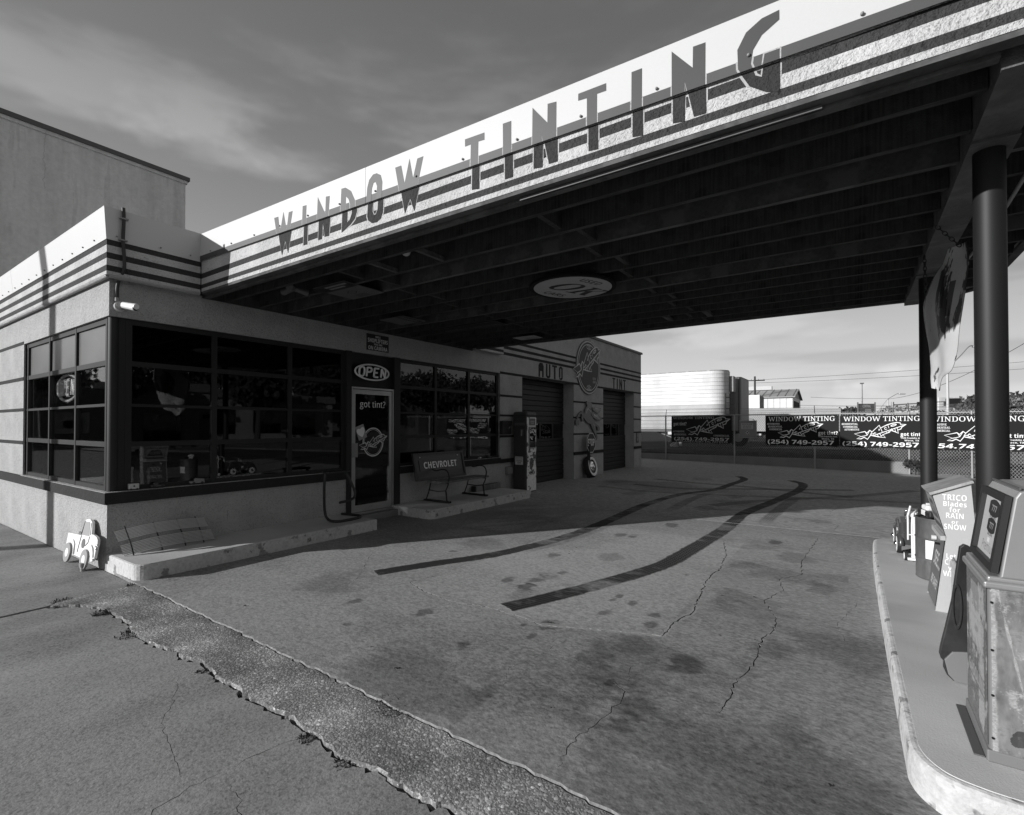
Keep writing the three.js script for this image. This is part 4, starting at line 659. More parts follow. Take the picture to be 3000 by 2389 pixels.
// old petrol pump by the first pier
{
  const t = thing('old_petrol_pump', 'tall old petrol pump with peeling pale face before the garage pier', 'petrol pump', [7.62, 0, 0.27]);
  const wornFace = (() => { const W = 256, H = 1024, a = fbm(W, H, 4, 611, 7, 0.6, 1, 4), b = fbm(W, H, 12, 612, 4, 0.6, 1, 4), o = new Float32Array(W * H); for (let y = 0; y < H; y++) for (let x = 0; x < W; x++) { const i = y * W + x, ed = Math.min(x, W - 1 - x) / W; o[i] = 0.78 * (1 + b[i] * 0.2) - 0.7 * sstep(0.2, 0.32, a[i] + sstep(0.09, 0, ed) * 0.25); } return tex(o, W, H, true); })();
  const shell = M(0.05, { rough: 0.5, map: grimeCol });
  part(t, 'cabinet', RB(7.41, 7.83, 0.0, 1.72, 0.09, 0.45, 0.03, 3), shell); part(t, 'dome', RB(7.405, 7.835, 1.69, 1.81, 0.085, 0.465, 0.05, 4), shell); part(t, 'finial', cyl([7.62, 1.82, 0.27], 'y', 0.03, 0.04, 14), shell);
  const face = part(t, 'face_panel', picture('+z', 7.425, 7.815, 0.03, 1.68, 0.4535), new THREE.MeshPhysicalMaterial({ map: wornFace, roughness: 0.6 }));
  part(face, 'badge_frame', RB(7.5, 7.76, 1.5, 1.66, 0.4545, 0.47, 0.006, 1), mat.mid); part(face, 'dial_frame', RB(7.49, 7.77, 0.98, 1.47, 0.4545, 0.475, 0.01, 1), mat.mid);
  part(face, 'dial_glass', B(7.51, 7.75, 1.01, 1.45, 0.476, 0.479), mat.glass);
  part(face, 'badge_print', picture('+z', 7.51, 7.75, 1.51, 1.65, 0.4715), new THREE.MeshPhysicalMaterial({ roughness: 0.6, map: canvasTex(256, 150, (g) => { g.fillStyle = grey(0.12); g.fillRect(0, 0, 256, 150); g.fillStyle = grey(0.4); for (let k = 0; k < 9; k++) g.fillRect(44 + k * 19, 60 - (k % 3) * 8, 11, 34 + (k % 2) * 10); g.fillRect(70, 112, 120, 12); }) }));
  const emblem = canvasTex(256, 384, (g) => { g.clearRect(0, 0, 256, 384); g.fillStyle = grey(0.06); g.beginPath(); g.ellipse(128, 230, 100, 130, 0, 0, 7); g.fill(); g.fillStyle = grey(0.3); const r = rngOf(8); for (let k = 0; k < 60; k++) { g.beginPath(); g.arc(128 + (r() - 0.5) * 190, 230 + (r() - 0.5) * 240, r() * 12, 0, 7); g.fill(); } g.fillStyle = grey(0.05); for (let k = 0; k < 6; k++) g.fillRect(46 + k * 28, 30 + (k % 2) * 6, 20, 34); });
  part(face, 'emblem', picture('+z', 7.51, 7.73, 0.52, 0.86, 0.4555), new THREE.MeshPhysicalMaterial({ map: emblem, transparent: true, roughness: 0.6 }));
  part(t, 'nozzle_pocket', RB(7.398, 7.412, 1.26, 1.42, 0.28, 0.37, 0.004, 1), mat.dim); part(t, 'grip', bar([7.39, 1.27, 0.33], [7.39, 1.4, 0.34], 0.012), mat.mid); part(t, 'name_strip', B(7.4, 7.41, 1.5, 1.56, 0.14, 0.4), mat.dim);
  part(t, 'lead_notice', picture('-x', 0.15, 0.36, 0.62, 0.8, 7.4085), new THREE.MeshPhysicalMaterial({ roughness: 0.6, map: canvasTex(256, 220, (g) => { g.fillStyle = grey(0.6); g.fillRect(0, 0, 256, 220); g.fillStyle = grey(0.03); txt(g, 'FOR USE AS A', 20, 40, 215, 24); txt(g, 'MOTOR FUEL ONLY', 20, 80, 215, 24); txt(g, 'CONTAINS', 30, 135, 195, 38); txt(g, 'LEAD', 65, 190, 125, 42); }) }));
}
// die-cast toys on the window ledge
function toy(label, x, z, len, m, kind) {
  const t = thing('toy_vehicle', label, 'toy car', [x, SILL + 0.007, z], 'toys on the window ledge'), h = len * 0.3, w = len * 0.42, by = len * 0.1;
  if (kind === 'van') local(t, 'body', new RoundedBoxGeometry(len, len * 0.62, w, 2, 0.006).translate(0, by + len * 0.33, 0), m);
  else { local(t, 'body', new RoundedBoxGeometry(len, h * 0.55, w, 2, 0.005).translate(0, by + h * 0.3, 0), m); local(t, 'cabin', new RoundedBoxGeometry(len * 0.32, h * 0.75, w * 0.9, 2, 0.006).translate(kind === 'truck' ? -len * 0.12 : 0, by + h * 0.8, 0), m); if (kind === 'dump') local(t, 'tipper', new RoundedBoxGeometry(len * 0.55, h * 0.6, w, 2, 0.004).rotateZ(-0.12).translate(len * 0.2, by + h * 0.9, 0), m); }
  for (const [sx, sz] of [[-1, -1], [-1, 1], [1, -1], [1, 1]]) local(t, 'wheel', new THREE.CylinderGeometry(len * 0.11, len * 0.11, len * 0.08, 12).rotateX(Math.PI / 2), mat.rubber, [sx * len * 0.3, len * 0.11, sz * w * 0.46]);
  if (kind === 'van') local(t, 'roundel', new THREE.CylinderGeometry(len * 0.09, len * 0.09, 0.003, 14).rotateX(Math.PI / 2), mat.black, [0, by + len * 0.36, w / 2]);
  return t;
}
toy('little white toy van with a black dot on the window ledge', 0.235, -0.01, 0.095, M(0.5, { rough: 0.4 }), 'van');
toy('little dark toy pickup on the window ledge', 0.46, -0.01, 0.13, M(0.05, { rough: 0.35 }), 'truck');
toy('little pale toy tipper lorry on the window ledge', 0.87, -0.01, 0.15, M(0.2, { rough: 0.4 }), 'dump');
toy('little pale toy car on the ledge above the bench', 6.33, -0.015, 0.1, M(0.45, { rough: 0.4 }), 'car');
toy('little dark toy car on the ledge beside the old pump', 6.66, -0.015, 0.13, M(0.07, { rough: 0.4 }), 'truck');

// inside the office
{ const t = thing('shop_counter', 'long counter inside the office behind the tinted windows', 'counter', [3.0, -0.02, -2.6]); part(t, 'front', B(1.2, 3.4, -0.02, 0.95, -2.9, -2.3), mat.plank); part(t, 'top', RB(1.12, 3.5, 0.95, 1.0, -3.0, -2.2, 0.012, 1), mat.dim); }
{ const t = thing('shelf_rack', 'shelf rack of film boxes inside the office', 'shelf', [5.6, -0.02, -3]), R = rngOf(17); for (const x of [4.6, 6.6]) part(t, 'upright', B(x - 0.02, x + 0.02, -0.02, 2.0, -3.3, -2.9), mat.galv); for (const y of [0.3, 0.8, 1.3, 1.8]) { part(t, 'shelf', B(4.6, 6.6, y, y + 0.03, -3.3, -2.9), mat.galv); for (let k = 0; k < 6; k++) part(t, 'film_box', B(4.7 + k * 0.31, 4.7 + k * 0.31 + 0.18 + R() * 0.1, y + 0.031, y + 0.15 + R() * 0.22, -3.25, -2.95), [mat.light, mat.mid, mat.dim][Math.floor(R() * 3)]); } }
// painted plywood truck against the side wall
{
  const t = thing('plywood_truck', 'white plywood cut-out of a pickup truck leaning on the side wall', 'cut-out', [-0.12, -0.03, -0.4]); t.rotation.z = -Math.atan2(0.09, 0.55);
  const off = 0.4, sh = (p) => p.map(([z, y]) => [z + off, y]), pz = (p, x0, x1, b) => plateZY(sh(p), x0, x1, [], b);
  const body = [[-0.886,0.313],[-0.711,0.322],[-0.467,0.335],[-0.460,0.401],[-0.439,0.479],[-0.415,0.507],[-0.355,0.520],[-0.287,0.521],[-0.228,0.501],[-0.187,0.433],[-0.172,0.380],[-0.096,0.380],[-0.011,0.368],[0.032,0.343],[0.043,0.309],[0.034,0.259],[0.037,0.159],[-0.010,0.152],[-0.001,0.127],[-0.063,0.113],[-0.085,0.158],[-0.133,0.205],[-0.192,0.215],[-0.246,0.194],[-0.290,0.156],[-0.311,0.112],[-0.558,0.113],[-0.654,0.103],[-0.681,0.166],[-0.732,0.197],[-0.792,0.175],[-0.833,0.145],[-0.852,0.106],[-0.925,0.111],[-0.887,0.157],[-0.882,0.216]].map(([z, y]) => [z - 0.03, y]);
  const mv = (p) => p.map(([z, y]) => [z - 0.03, y]);
  local(t, 'body', pz(body, -0.012, 0.012), mat.whitePaint);
  local(t, 'side_window', pz(mv([[-0.444,0.342],[-0.419,0.481],[-0.397,0.489],[-0.298,0.495],[-0.274,0.483],[-0.224,0.353]]), -0.0145, -0.0125), M(0.3, { rough: 0.5 }));
  for (const p of [[[-0.690,0.267],[-0.629,0.253],[-0.589,0.225],[-0.574,0.180],[-0.558,0.118],[-0.605,0.112],[-0.614,0.175],[-0.622,0.221],[-0.653,0.245]], [[-0.141,0.282],[-0.072,0.276],[-0.025,0.251],[-0.002,0.214],[0.02,0.165],[-0.011,0.16],[-0.032,0.210],[-0.069,0.249],[-0.110,0.275]]]) local(t, 'wing_line', pz(mv(p), -0.0145, -0.0125), mat.dim);  // dark lines painted along the wheel wings of the cut-out
  for (const p of [[[-0.46,0.336],[-0.448,0.336],[-0.477,0.151],[-0.489,0.151]], [[-0.209,0.353],[-0.2,0.353],[-0.216,0.283],[-0.286,0.24],[-0.29,0.246],[-0.225,0.288]], [[-0.47,0.34],[-0.455,0.34],[-0.416,0.49],[-0.43,0.49]], [[-0.2,0.37],[-0.19,0.37],[-0.23,0.49],[-0.24,0.49]]]) local(t, 'seam_line', pz(mv(p), -0.0152, -0.0146), mat.black);
  local(t, 'bed_rail', pz(mv([[-0.652,0.352],[-0.472,0.352],[-0.468,0.338],[-0.646,0.331]]), 0.0125, 0.03), mat.dim);
  for (const z of [-0.745, -0.2]) { const c = [z - 0.03 + off, 0.115], w = local(t, 'wheel', plateZY(poly(c[0], c[1], 0.105, 0.105, 32), -0.03, -0.013, [], 0.002), mat.mid); const r1 = new THREE.Mesh(plateZY(poly(c[0], c[1], 0.047, 0.047, 24), -0.0325, -0.0305), mat.whitePaint); r1.name = 'hub'; w.add(r1); }
  const bg = local(t, 'badge', plateZY(poly(-0.381 + off, 0.262, 0.05, 0.05, 24), -0.0155, -0.0125), mat.dim);
  local(t, 'headlamp', new THREE.TorusGeometry(0.024, 0.006, 8, 18).rotateY(Math.PI / 2), mat.chrome, [-0.014, 0.275, 0.02 + off]);
}
{ const t = thing('standpipe', 'stub of pipe with a cap in the ground by the plywood truck', 'pipe', [-0.14, -0.03, -0.2]); part(t, 'pipe', cyl([-0.14, 0.0, -0.2], 'y', 0.022, 0.07, 14), mat.mid); part(t, 'cap', cyl([-0.14, 0.045, -0.2], 'y', 0.033, 0.03, 14), mat.mid); part(t, 'collar', cyl([-0.14, 0.025, -0.2], 'y', 0.03, 0.008, 14), mat.mid); }

// ---------------------------------------------------------------- things hung under the canopy
{
  const t = thing('used_cars_sign', 'round used cars sign fixed flat under the canopy joists', 'sign', [2.95, 3.0, 3.93]); const c = [2.95, 3.93];
  part(t, 'disc', slabXZ(poly(c[0], c[1], 0.47, 0.47, 48), 3.005, 3.03), mat.black);
  const g = new THREE.CircleGeometry(0.425, 48); g.rotateX(Math.PI / 2); g.rotateY(-0.35); g.translate(c[0], 3.003, c[1]);
  part(t, 'print', g, new THREE.MeshPhysicalMaterial({ roughness: 0.5, map: canvasTex(512, 512, (k) => { k.fillStyle = grey(0.36); k.fillRect(0, 0, 512, 512); k.fillStyle = grey(0.03); txt(k, 'OK', 70, 350, 380, 190, 'italic bold 100px serif', -0.2); txt(k, 'USED', 165, 110, 180, 60); txt(k, 'CARS', 165, 465, 180, 60); }) }));
}
flatSign('sign_board', 'board with a diamond mark laid across the canopy joists', 'sign', '-y', 1.44, 2.0, 1.42, 1.98, 3.04, 0.008, (g, w, h) => { g.fillStyle = grey(0.11); g.fillRect(0, 0, w, h); g.fillStyle = grey(0.02); g.fillRect(0, 0, w * 0.34, h); g.fillStyle = grey(0.2); g.save(); g.translate(60, 40); g.rotate(Math.PI / 2); g.fillRect(0, -10, 330, 34); g.fillRect(90, -70, 240, 34); g.restore(); g.strokeStyle = grey(0.02); g.lineWidth = 10; g.beginPath(); g.moveTo(300, h / 2 - 70); g.lineTo(350, h / 2); g.lineTo(300, h / 2 + 70); g.lineTo(250, h / 2); g.closePath(); g.stroke(); g.fillStyle = grey(0.02); for (let k = 0; k < 9; k++) g.fillRect(390 + k * 11, h / 2 - 90, 5, 180); });
flatSign('danger_sign', 'DANGER sign fixed flat under the joists near the office wall', 'sign', '-y', 2.98, 3.42, 0.75, 1.25, 3.04, 0.006, (g, w, h) => { g.fillStyle = grey(0.12); g.fillRect(0, 0, w, h); g.fillStyle = grey(0.02); g.fillRect(20, 30, w - 40, h * 0.3); g.fillStyle = grey(0.2); txt(g, 'DANGER', 60, h * 0.28, w - 120, 90); });
flatSign('notice_card', 'pale printed card under the last canopy joist', 'sign', '-y', 5.2, 5.5, 1.58, 2.02, 3.02, 0.006, (g, w, h) => { g.fillStyle = grey(0.42); g.fillRect(0, 0, w, h); g.fillStyle = grey(0.12); for (let k = 0; k < 6; k++) g.fillRect(260, 90 + k * 70, 200, 26); g.fillRect(40, 60, 120, 30); });
flatSign('strip_sign', 'dark strip sign with small lettering under the far joists', 'sign', '-y', 4.0, 4.35, 0.9, 2.1, 3.04, 0.006, (g, w, h) => { g.fillStyle = grey(0.015); g.fillRect(0, 0, w, h); g.fillStyle = grey(0.1); g.save(); g.translate(180, 60); g.rotate(Math.PI / 2); txt(g, 'THE ATLANTIC REFINING', 0, 0, h - 120, 90); g.restore(); }, 384, 1316);
for (const [x, z, l] of [[1.42, 2.95, 'bare lamp holder between the first canopy joists'], [4.15, 3.4, 'bare lamp holder near the far canopy joists']]) { const t = thing('lamp_holder', l, 'lamp', [x, 3.13, z], 'lamp holders under the canopy'); part(t, 'socket', cyl([x, 3.235, z], 'y', 0.035, 0.1, 14), mat.mid); part(t, 'bulb', new THREE.SphereGeometry(0.045, 16, 10).translate(x, 3.16, z), M(0.4, { rough: 0.3 })); }
{ // dark ceiling fan-like lamp bracket with three arms
  const t = thing('spotlight_cluster', 'dark cluster of spotlights under the canopy beside the office', 'lamp', [1.38, 3.2, 1.15]); part(t, 'stem', cyl([1.38, 3.18, 1.15], 'y', 0.014, 0.2), mat.blackMetal); for (let k = 0; k < 3; k++) { const a = k * 2.1 + 0.3; part(t, 'spot', bar([1.38, 3.08, 1.15], [1.38 + Math.cos(a) * 0.16, 3.05, 1.15 + Math.sin(a) * 0.16], 0.03, 0.04, 14), mat.dim); } }
// weathered metal panel on chains
{
  const t = thing('hanging_metal_panel', 'bent weathered metal panel hanging on chains between the canopy columns', 'metal panel', [3.4, 2.9, 7.05]);
  const N = [[3.08,2.88,7.17],[3.04,2.72,7.165],[3.04,2.5,7.14],[3.08,2.25,7.115],[3.13,2.05,7.11],[3.2,1.93,7.095],[3.34,1.88,7.06],[3.4,1.78,7.05]], Fp = [[3.3,2.86,7.10],[3.55,2.74,7.03],[3.72,2.56,6.985],[3.74,2.36,6.995],[3.68,2.15,7.01],[3.62,2.0,7.01],[3.58,1.9,7.01],[3.52,1.83,7.01]];
  const nc = new THREE.CatmullRomCurve3(N.map((p) => V3(...p))), fc = new THREE.CatmullRomCurve3(Fp.map((p) => V3(...p)));
  const rows = 40, cols = 16, pos = [], uv = [], idx = [];
  for (let s = 0; s < 2; s++) for (let i = 0; i <= rows; i++) { const a = nc.getPoint(i / rows), b = fc.getPoint(i / rows); for (let j = 0; j <= cols; j++) { const u = j / cols, p = a.clone().lerp(b, u), v = i / rows, bend = Math.sin(u * Math.PI) * 0.045 * (1 - v * 0.6) - Math.sin(u * Math.PI * 3 + v * 5) * 0.012; pos.push(p.x + s * 0.002, p.y, p.z - bend + s * 0.004); uv.push(u * 0.7, 1 - v); } }
  const cnt = (rows + 1) * (cols + 1); for (let s = 0; s < 2; s++) for (let i = 0; i < rows; i++) for (let j = 0; j < cols; j++) { const a = s * cnt + i * (cols + 1) + j, b = a + cols + 1; idx.push(a, b, a + 1, b, b + 1, a + 1); }
  const g = new THREE.BufferGeometry(); g.setAttribute('position', new THREE.Float32BufferAttribute(pos, 3)); g.setAttribute('uv', new THREE.Float32BufferAttribute(uv, 2)); g.setIndex(idx); g.computeVertexNormals();
  const pm = (() => { const W = 512, H = 1024, a = fbm(W, H, 5, 711, 7, 0.62, 1.6, 1), b = fbm(W, H, 3, 712, 5, 0.5), o = new Float32Array(W * H); for (let y = 0; y < H; y++) for (let x = 0; x < W; x++) { const i = y * W + x; o[i] = 0.46 * (1 + b[i] * 0.3) - 0.42 * sstep(0.2, 0.3, a[i]); const v = y / H, u = x / W; for (const [u0, v0] of [[0.16, 0.62], [0.3, 0.66], [0.44, 0.7]]) if (u > u0 && u < u0 + 0.08 && v > v0 && v < v0 + 0.16) o[i] *= 0.2; } return tex(o, W, H, true, 1 / 0.7, 1); })();
  part(t, 'sheet', g, M(1, { map: pm, rough: 0.6 }));
  const link = new THREE.TorusGeometry(0.016, 0.0045, 6, 12); link.scale(0.75, 1.35, 1);
  for (const [a, b] of [[[2.974, 3.0, 6.985], [3.12, 2.86, 7.14]], [[3.756, 3.0, 6.985], [3.72, 2.62, 6.99]]]) {
    const A = V3(...a), D = V3(...b).sub(A), n = Math.round(D.length() / 0.034), q = new THREE.Quaternion().setFromUnitVectors(V3(0, 1, 0), D.clone().normalize());
    for (let k = 0; k < n; k++) { const gl = link.clone(); if (k % 2) gl.rotateY(Math.PI / 2); gl.applyQuaternion(q); const p = A.clone().addScaledVector(D, (k + 0.5) / n); gl.translate(p.x, p.y, p.z); part(t, 'chain_link', gl, mat.blackMetal); }
  }
}

// ---------------------------------------------------------------- pump island
const isl = structure('pump_island', 'raised concrete pump island with worn white kerb');
{
  const plan = [[0.9, 6.645], [5.3, 6.635], [5.45, 6.66], [5.56, 6.76], [5.6, 6.9], [5.6, 7.7], [5.5, 7.85], [5.3, 7.9], [0.95, 7.9], [0.7, 7.82], [0.6, 7.6], [0.575, 6.95], [0.582, 6.85], [0.615, 6.745], [0.69, 6.68], [0.78, 6.65]];
  const smooth = new THREE.CatmullRomCurve3(plan.map((p) => V3(p[0], 0, p[1])), true, 'centripetal').getPoints(150).slice(0, -1).map((p) => [p.x, p.z]), inset = (d) => grow(smooth, -d);
  part(isl, 'kerb', slabB(smooth, -0.06, 0.149, 0.025), mat.kerb);
  part(isl, 'top_slab', slabXZ(inset(0.032), 0.146, 0.152), mat.concTop);
}
const IY = 0.152;
// near petrol pump, worn steel
{
  const t = thing('worn_petrol_pump', 'worn metal petrol pump at the near end of the island', 'petrol pump', [1.06, IY, 7.15]);
  const side = (() => { // scraped paint: bare bright edges, patches, one long diagonal scrape (z grows with u, y with v)
    const W = 512, H = 1024, a = fbm(W, H, 4, 811, 8, 0.62, 1, 2), b = fbm(W, H, 2, 812, 6, 0.55, 1, 2), f = fbm(W, H, 60, 813, 3, 0.8, 1, 2), s = fbm(W, H, 9, 814, 6, 0.6, 2, 1), o = new Float32Array(W * H);
    for (let y = 0; y < H; y++) for (let x = 0; x < W; x++) {
      const i = y * W + x, u = x / W, v = y / H; let k = 0.24 * (1 + b[i] * 0.5) + s[i] * 0.1 - 0.09 * sstep(0.12, 0.3, b[i] + f[i] * 0.1);
      const worn = Math.max(0.85 * sstep(0.036, 0.02, u + a[i] * 0.016 + f[i] * 0.008), sstep(0.011, 0.003, Math.abs(u - 0.045 - (0.96 - v) * 0.24) + a[i] * 0.012 + f[i] * 0.006), 0.7 * sstep(0.25, 0.6, a[i] * 0.7 + s[i] * 0.5 + f[i] * 0.25 + (v < 0.4 && u > 0.1 ? 0.22 : -0.05)));
      o[i] = lerp(k, 0.45 + f[i] * 0.12, worn * clamp(0.8 + f[i] * 0.6)); if (v < 0.2 && Math.hypot((u - 0.19) * 0.6, v - 0.12) + a[i] * 0.04 < 0.05) o[i] *= 0.3;
    }
    return tex(o, W, H, true);
  })();
  const front = (() => { const W = 512, H = 1024, c = document.createElement('canvas'); return canvasTex(W, H, (g) => {
    const a = fbm(W, H, 4, 821, 8, 0.6, 1, 2), f = fbm(W, H, 60, 822, 3, 0.8, 1, 2), im = g.createImageData(W, H);
    for (let y = 0; y < H; y++) for (let x = 0; x < W; x++) { const i = y * W + x, ed = Math.min(x, W - x) / W; let k = lerp(0.16, 0.42, sstep(-0.05, 0.25, a[i] + (ed > 0.14 && ed < 0.4 ? 0.12 : -0.12))) + f[i] * 0.12; const q = Math.round(toS(clamp(k)) * 255); im.data.set([q, q, q, 255], i * 4); } g.putImageData(im, 0, 0);
    g.globalAlpha = 0.5; g.fillStyle = grey(0.5); g.fillRect(120, 70, 240, 230); g.fillRect(110, 320, 260, 190); g.globalAlpha = 0.55; g.fillStyle = grey(0.15); txt(g, 'GASOLINE', 140, 250, 200, 40); g.fillStyle = grey(0.1); g.fillRect(30, 660, 450, 120); g.globalAlpha = 0.75; g.fillStyle = grey(0.5); txt(g, 'GASOLINE', 50, 760, 400, 90);
  }); })();
  const x0 = 0.83, x1 = 1.29, z0 = 6.905, z1 = 7.42, steel = M(0.4, { rough: 0.38, metal: 0.55, map: grimeCol });
  const cab = part(t, 'cabinet', RB(x0, x1, IY, 0.848, z0, z1, 0.018, 3), M(0.2, { rough: 0.45, metal: 0.2, map: grimeCol }));
  part(cab, 'side_panel', picture('-x', z0 + 0.01, z1 - 0.01, IY + 0.045, 0.845, x0 - 0.0012), new THREE.MeshPhysicalMaterial({ map: side, roughness: 0.42, metalness: 0.25 }));
  part(cab, 'front_panel', picture('-z', x0 + 0.012, x1 - 0.012, IY + 0.06, 0.845, z0 - 0.0012), new THREE.MeshPhysicalMaterial({ map: front, roughness: 0.45, metalness: 0.25 }));
  for (const y of [0.25, 0.42, 0.6, 0.79]) { part(cab, 'rivet', cyl([x0 - 0.002, y, z0 + 0.012], 'x', 0.005, 0.004, 8), mat.black); }
  part(t, 'plinth', RB(x0 - 0.006, x1 + 0.004, IY, IY + 0.05, z0 - 0.008, z1, 0.008, 1), M(0.17, { rough: 0.6, map: grimeCol }));
  part(t, 'foot_plate', B(x0 + 0.02, x1, IY + 0.001, IY + 0.007, 6.862, 6.895), mat.dim);
  part(t, 'trim_band', RB(x0 - 0.014, x1 + 0.012, 0.846, 0.876, z0 - 0.014, z1, 0.01, 3), steel);
  part(t, 'ledge', RB(x0 - 0.004, x1 + 0.004, 0.872, 0.896, z0 - 0.002, z1, 0.01, 2), steel);
  // head: slanted face in (z, y)
  const prof = [[6.941, 0.892], [6.986, 1.215], [7.0, 1.24], [7.035, 1.25], [7.38, 1.25], [7.4, 1.23], [7.4, 0.892]];
  const headM = new THREE.MeshPhysicalMaterial({ map: side, roughness: 0.4, metalness: 0.35 });
  const hd = part(t, 'head', plateZY(prof, x0, x1, [], 0.008), steel);
  part(hd, 'head_side', plateZY(grow(prof, -0.02), x0 - 0.002, x0 - 0.0004), M(0.3, { map: peelCol, rough: 0.42, metal: 0.3 }));
  part(hd, 'roof_seam', B(x0 - 0.003, x1 + 0.003, 1.247, 1.254, 7.0, 7.006), mat.dim);
  // dial bezel and face follow the slant: s runs along x, r up the slope
  const A = V3(0, 0.905, 6.9375), R = V3(0, 1.21 - 0.905, 6.965 - 6.9205).normalize(), Nn = V3(0, R.z, -R.y), slant = (g, lift) => remap(g, (s, r, n) => { const p = A.clone().addScaledVector(R, r).addScaledVector(Nn, n + lift); return [s, p.y, p.z]; });
  const fr = shapeOf([[x0 + 0.005, 0], [x1 - 0.005, 0], [x1 - 0.005, 0.315], [x0 + 0.005, 0.315]], [[[x0 + 0.05, 0.03], [x0 + 0.05, 0.285], [x1 - 0.05, 0.285], [x1 - 0.05, 0.03]]]);
  part(hd, 'dial_bezel', slant(ext(fr, 0.022), 0), mat.blackMetal);
  const pl = new THREE.PlaneGeometry(x1 - x0 - 0.1, 0.255); pl.translate((x0 + x1) / 2, 0.1575, 0); const pp = pl.attributes.position; for (let i = 0; i < pp.count; i++) { const p = A.clone().addScaledVector(R, pp.getY(i)).addScaledVector(Nn, 0.004); pp.setXYZ(i, pp.getX(i), p.y, p.z); }
  const uvs = pl.attributes.uv; for (let i = 0; i < uvs.count; i++) uvs.setX(i, 1 - uvs.getX(i)); pl.computeVertexNormals();
  part(hd, 'dial_face', pl, new THREE.MeshPhysicalMaterial({ roughness: 0.35, map: canvasTex(512, 384, (g, w, h) => { g.fillStyle = grey(0.5); g.fillRect(0, 0, w, h); g.fillStyle = grey(0.03); for (const [x, y, a, b] of [[250, 75, 130, 52], [255, 190, 105, 46]]) { g.beginPath(); g.moveTo(x - a, y - b * 0.7); g.quadraticCurveTo(x, y - b * 1.5, x + a, y - b * 0.7); g.lineTo(x + a, y + b * 0.7); g.quadraticCurveTo(x, y + b * 1.5, x - a, y + b * 0.7); g.fill(); g.fillStyle = grey(0.35); txt(g, '777', x - a * 0.5, y + 20, a, 40); g.fillStyle = grey(0.03); } txt(g, 'TOTAL SALE', 165, 142, 170, 16); txt(g, 'GALLONS', 190, 256, 130, 16); g.fillStyle = grey(0.2); txt(g, 'Premium', 100, 360, 330, 60, '100px sans-serif'); g.fillStyle = grey(0.75); g.fillRect(215, 270, 60, 30); }) }));
}
// black pressed panel leaning behind the pump
{
  const t = thing('pressed_metal_panel', 'black pressed car panel leaning between the worn pump and the wiper cabinet', 'car panel', [1.6, IY, 6.95]);
  const o = [[6.953,0.872],[6.935,0.878],[6.918,0.862],[6.902,0.73],[6.885,0.58],[6.858,0.43],[6.838,0.33],[6.832,0.285],[6.838,0.262],[6.85,0.25],[6.848,0.215],[6.862,0.18],[6.888,IY + 0.003],[7.05,IY + 0.003],[7.08,0.5],[7.04,0.8]];
  const pmat = M(0.035, { rough: 0.35, map: peelCol });
  part(t, 'panel', plateZY(o, 1.58, 1.6, [], 0.006), pmat);
  part(t, 'oval_ridge', plateZY(poly(6.905, 0.55, 0.022, 0.12, 28), 1.57, 1.579, [poly(6.905, 0.55, 0.013, 0.1, 24).reverse()], 0.002), pmat);
  part(t, 'inner_panel', plateZY([[6.852,0.262],[6.885,0.31],[6.93,0.32],[7.0,0.33],[7.0,0.157],[6.894,0.157],[6.867,0.188]], 1.566, 1.577, [], 0.003), M(0.17, { rough: 0.55, map: grimeCol }));
}
// white drinks cooler, mostly hidden
{
  const t = thing('drinks_cooler', 'white metal drinks cooler half hidden behind the black panel', 'cooler', [2.5, IY, 7.08]);
  part(t, 'box', RB(2.35, 2.67, IY, 0.52, 7.01, 7.24, 0.02, 3), M(0.6, { rough: 0.4, map: grimeCol })); part(t, 'lid', RB(2.345, 2.675, 0.515, 0.575, 7.005, 7.245, 0.018, 3), M(0.6, { rough: 0.4, map: grimeCol })); part(t, 'handle', tube([[2.42, 0.57, 7.02], [2.44, 0.6, 7.015], [2.58, 0.6, 7.015], [2.6, 0.57, 7.02]], 0.006), mat.chrome);
  part(t, 'print', picture('-z', 2.42, 2.57, 0.25, 0.42, 7.0085), new THREE.MeshPhysicalMaterial({ roughness: 0.5, map: canvasTex(256, 256, (g) => { g.fillStyle = grey(0.03); g.fillRect(0, 0, 256, 256); g.fillStyle = grey(0.5); txt(g, '7', 30, 200, 70, 150); txt(g, 'up', 110, 170, 110, 60); }) }));
}
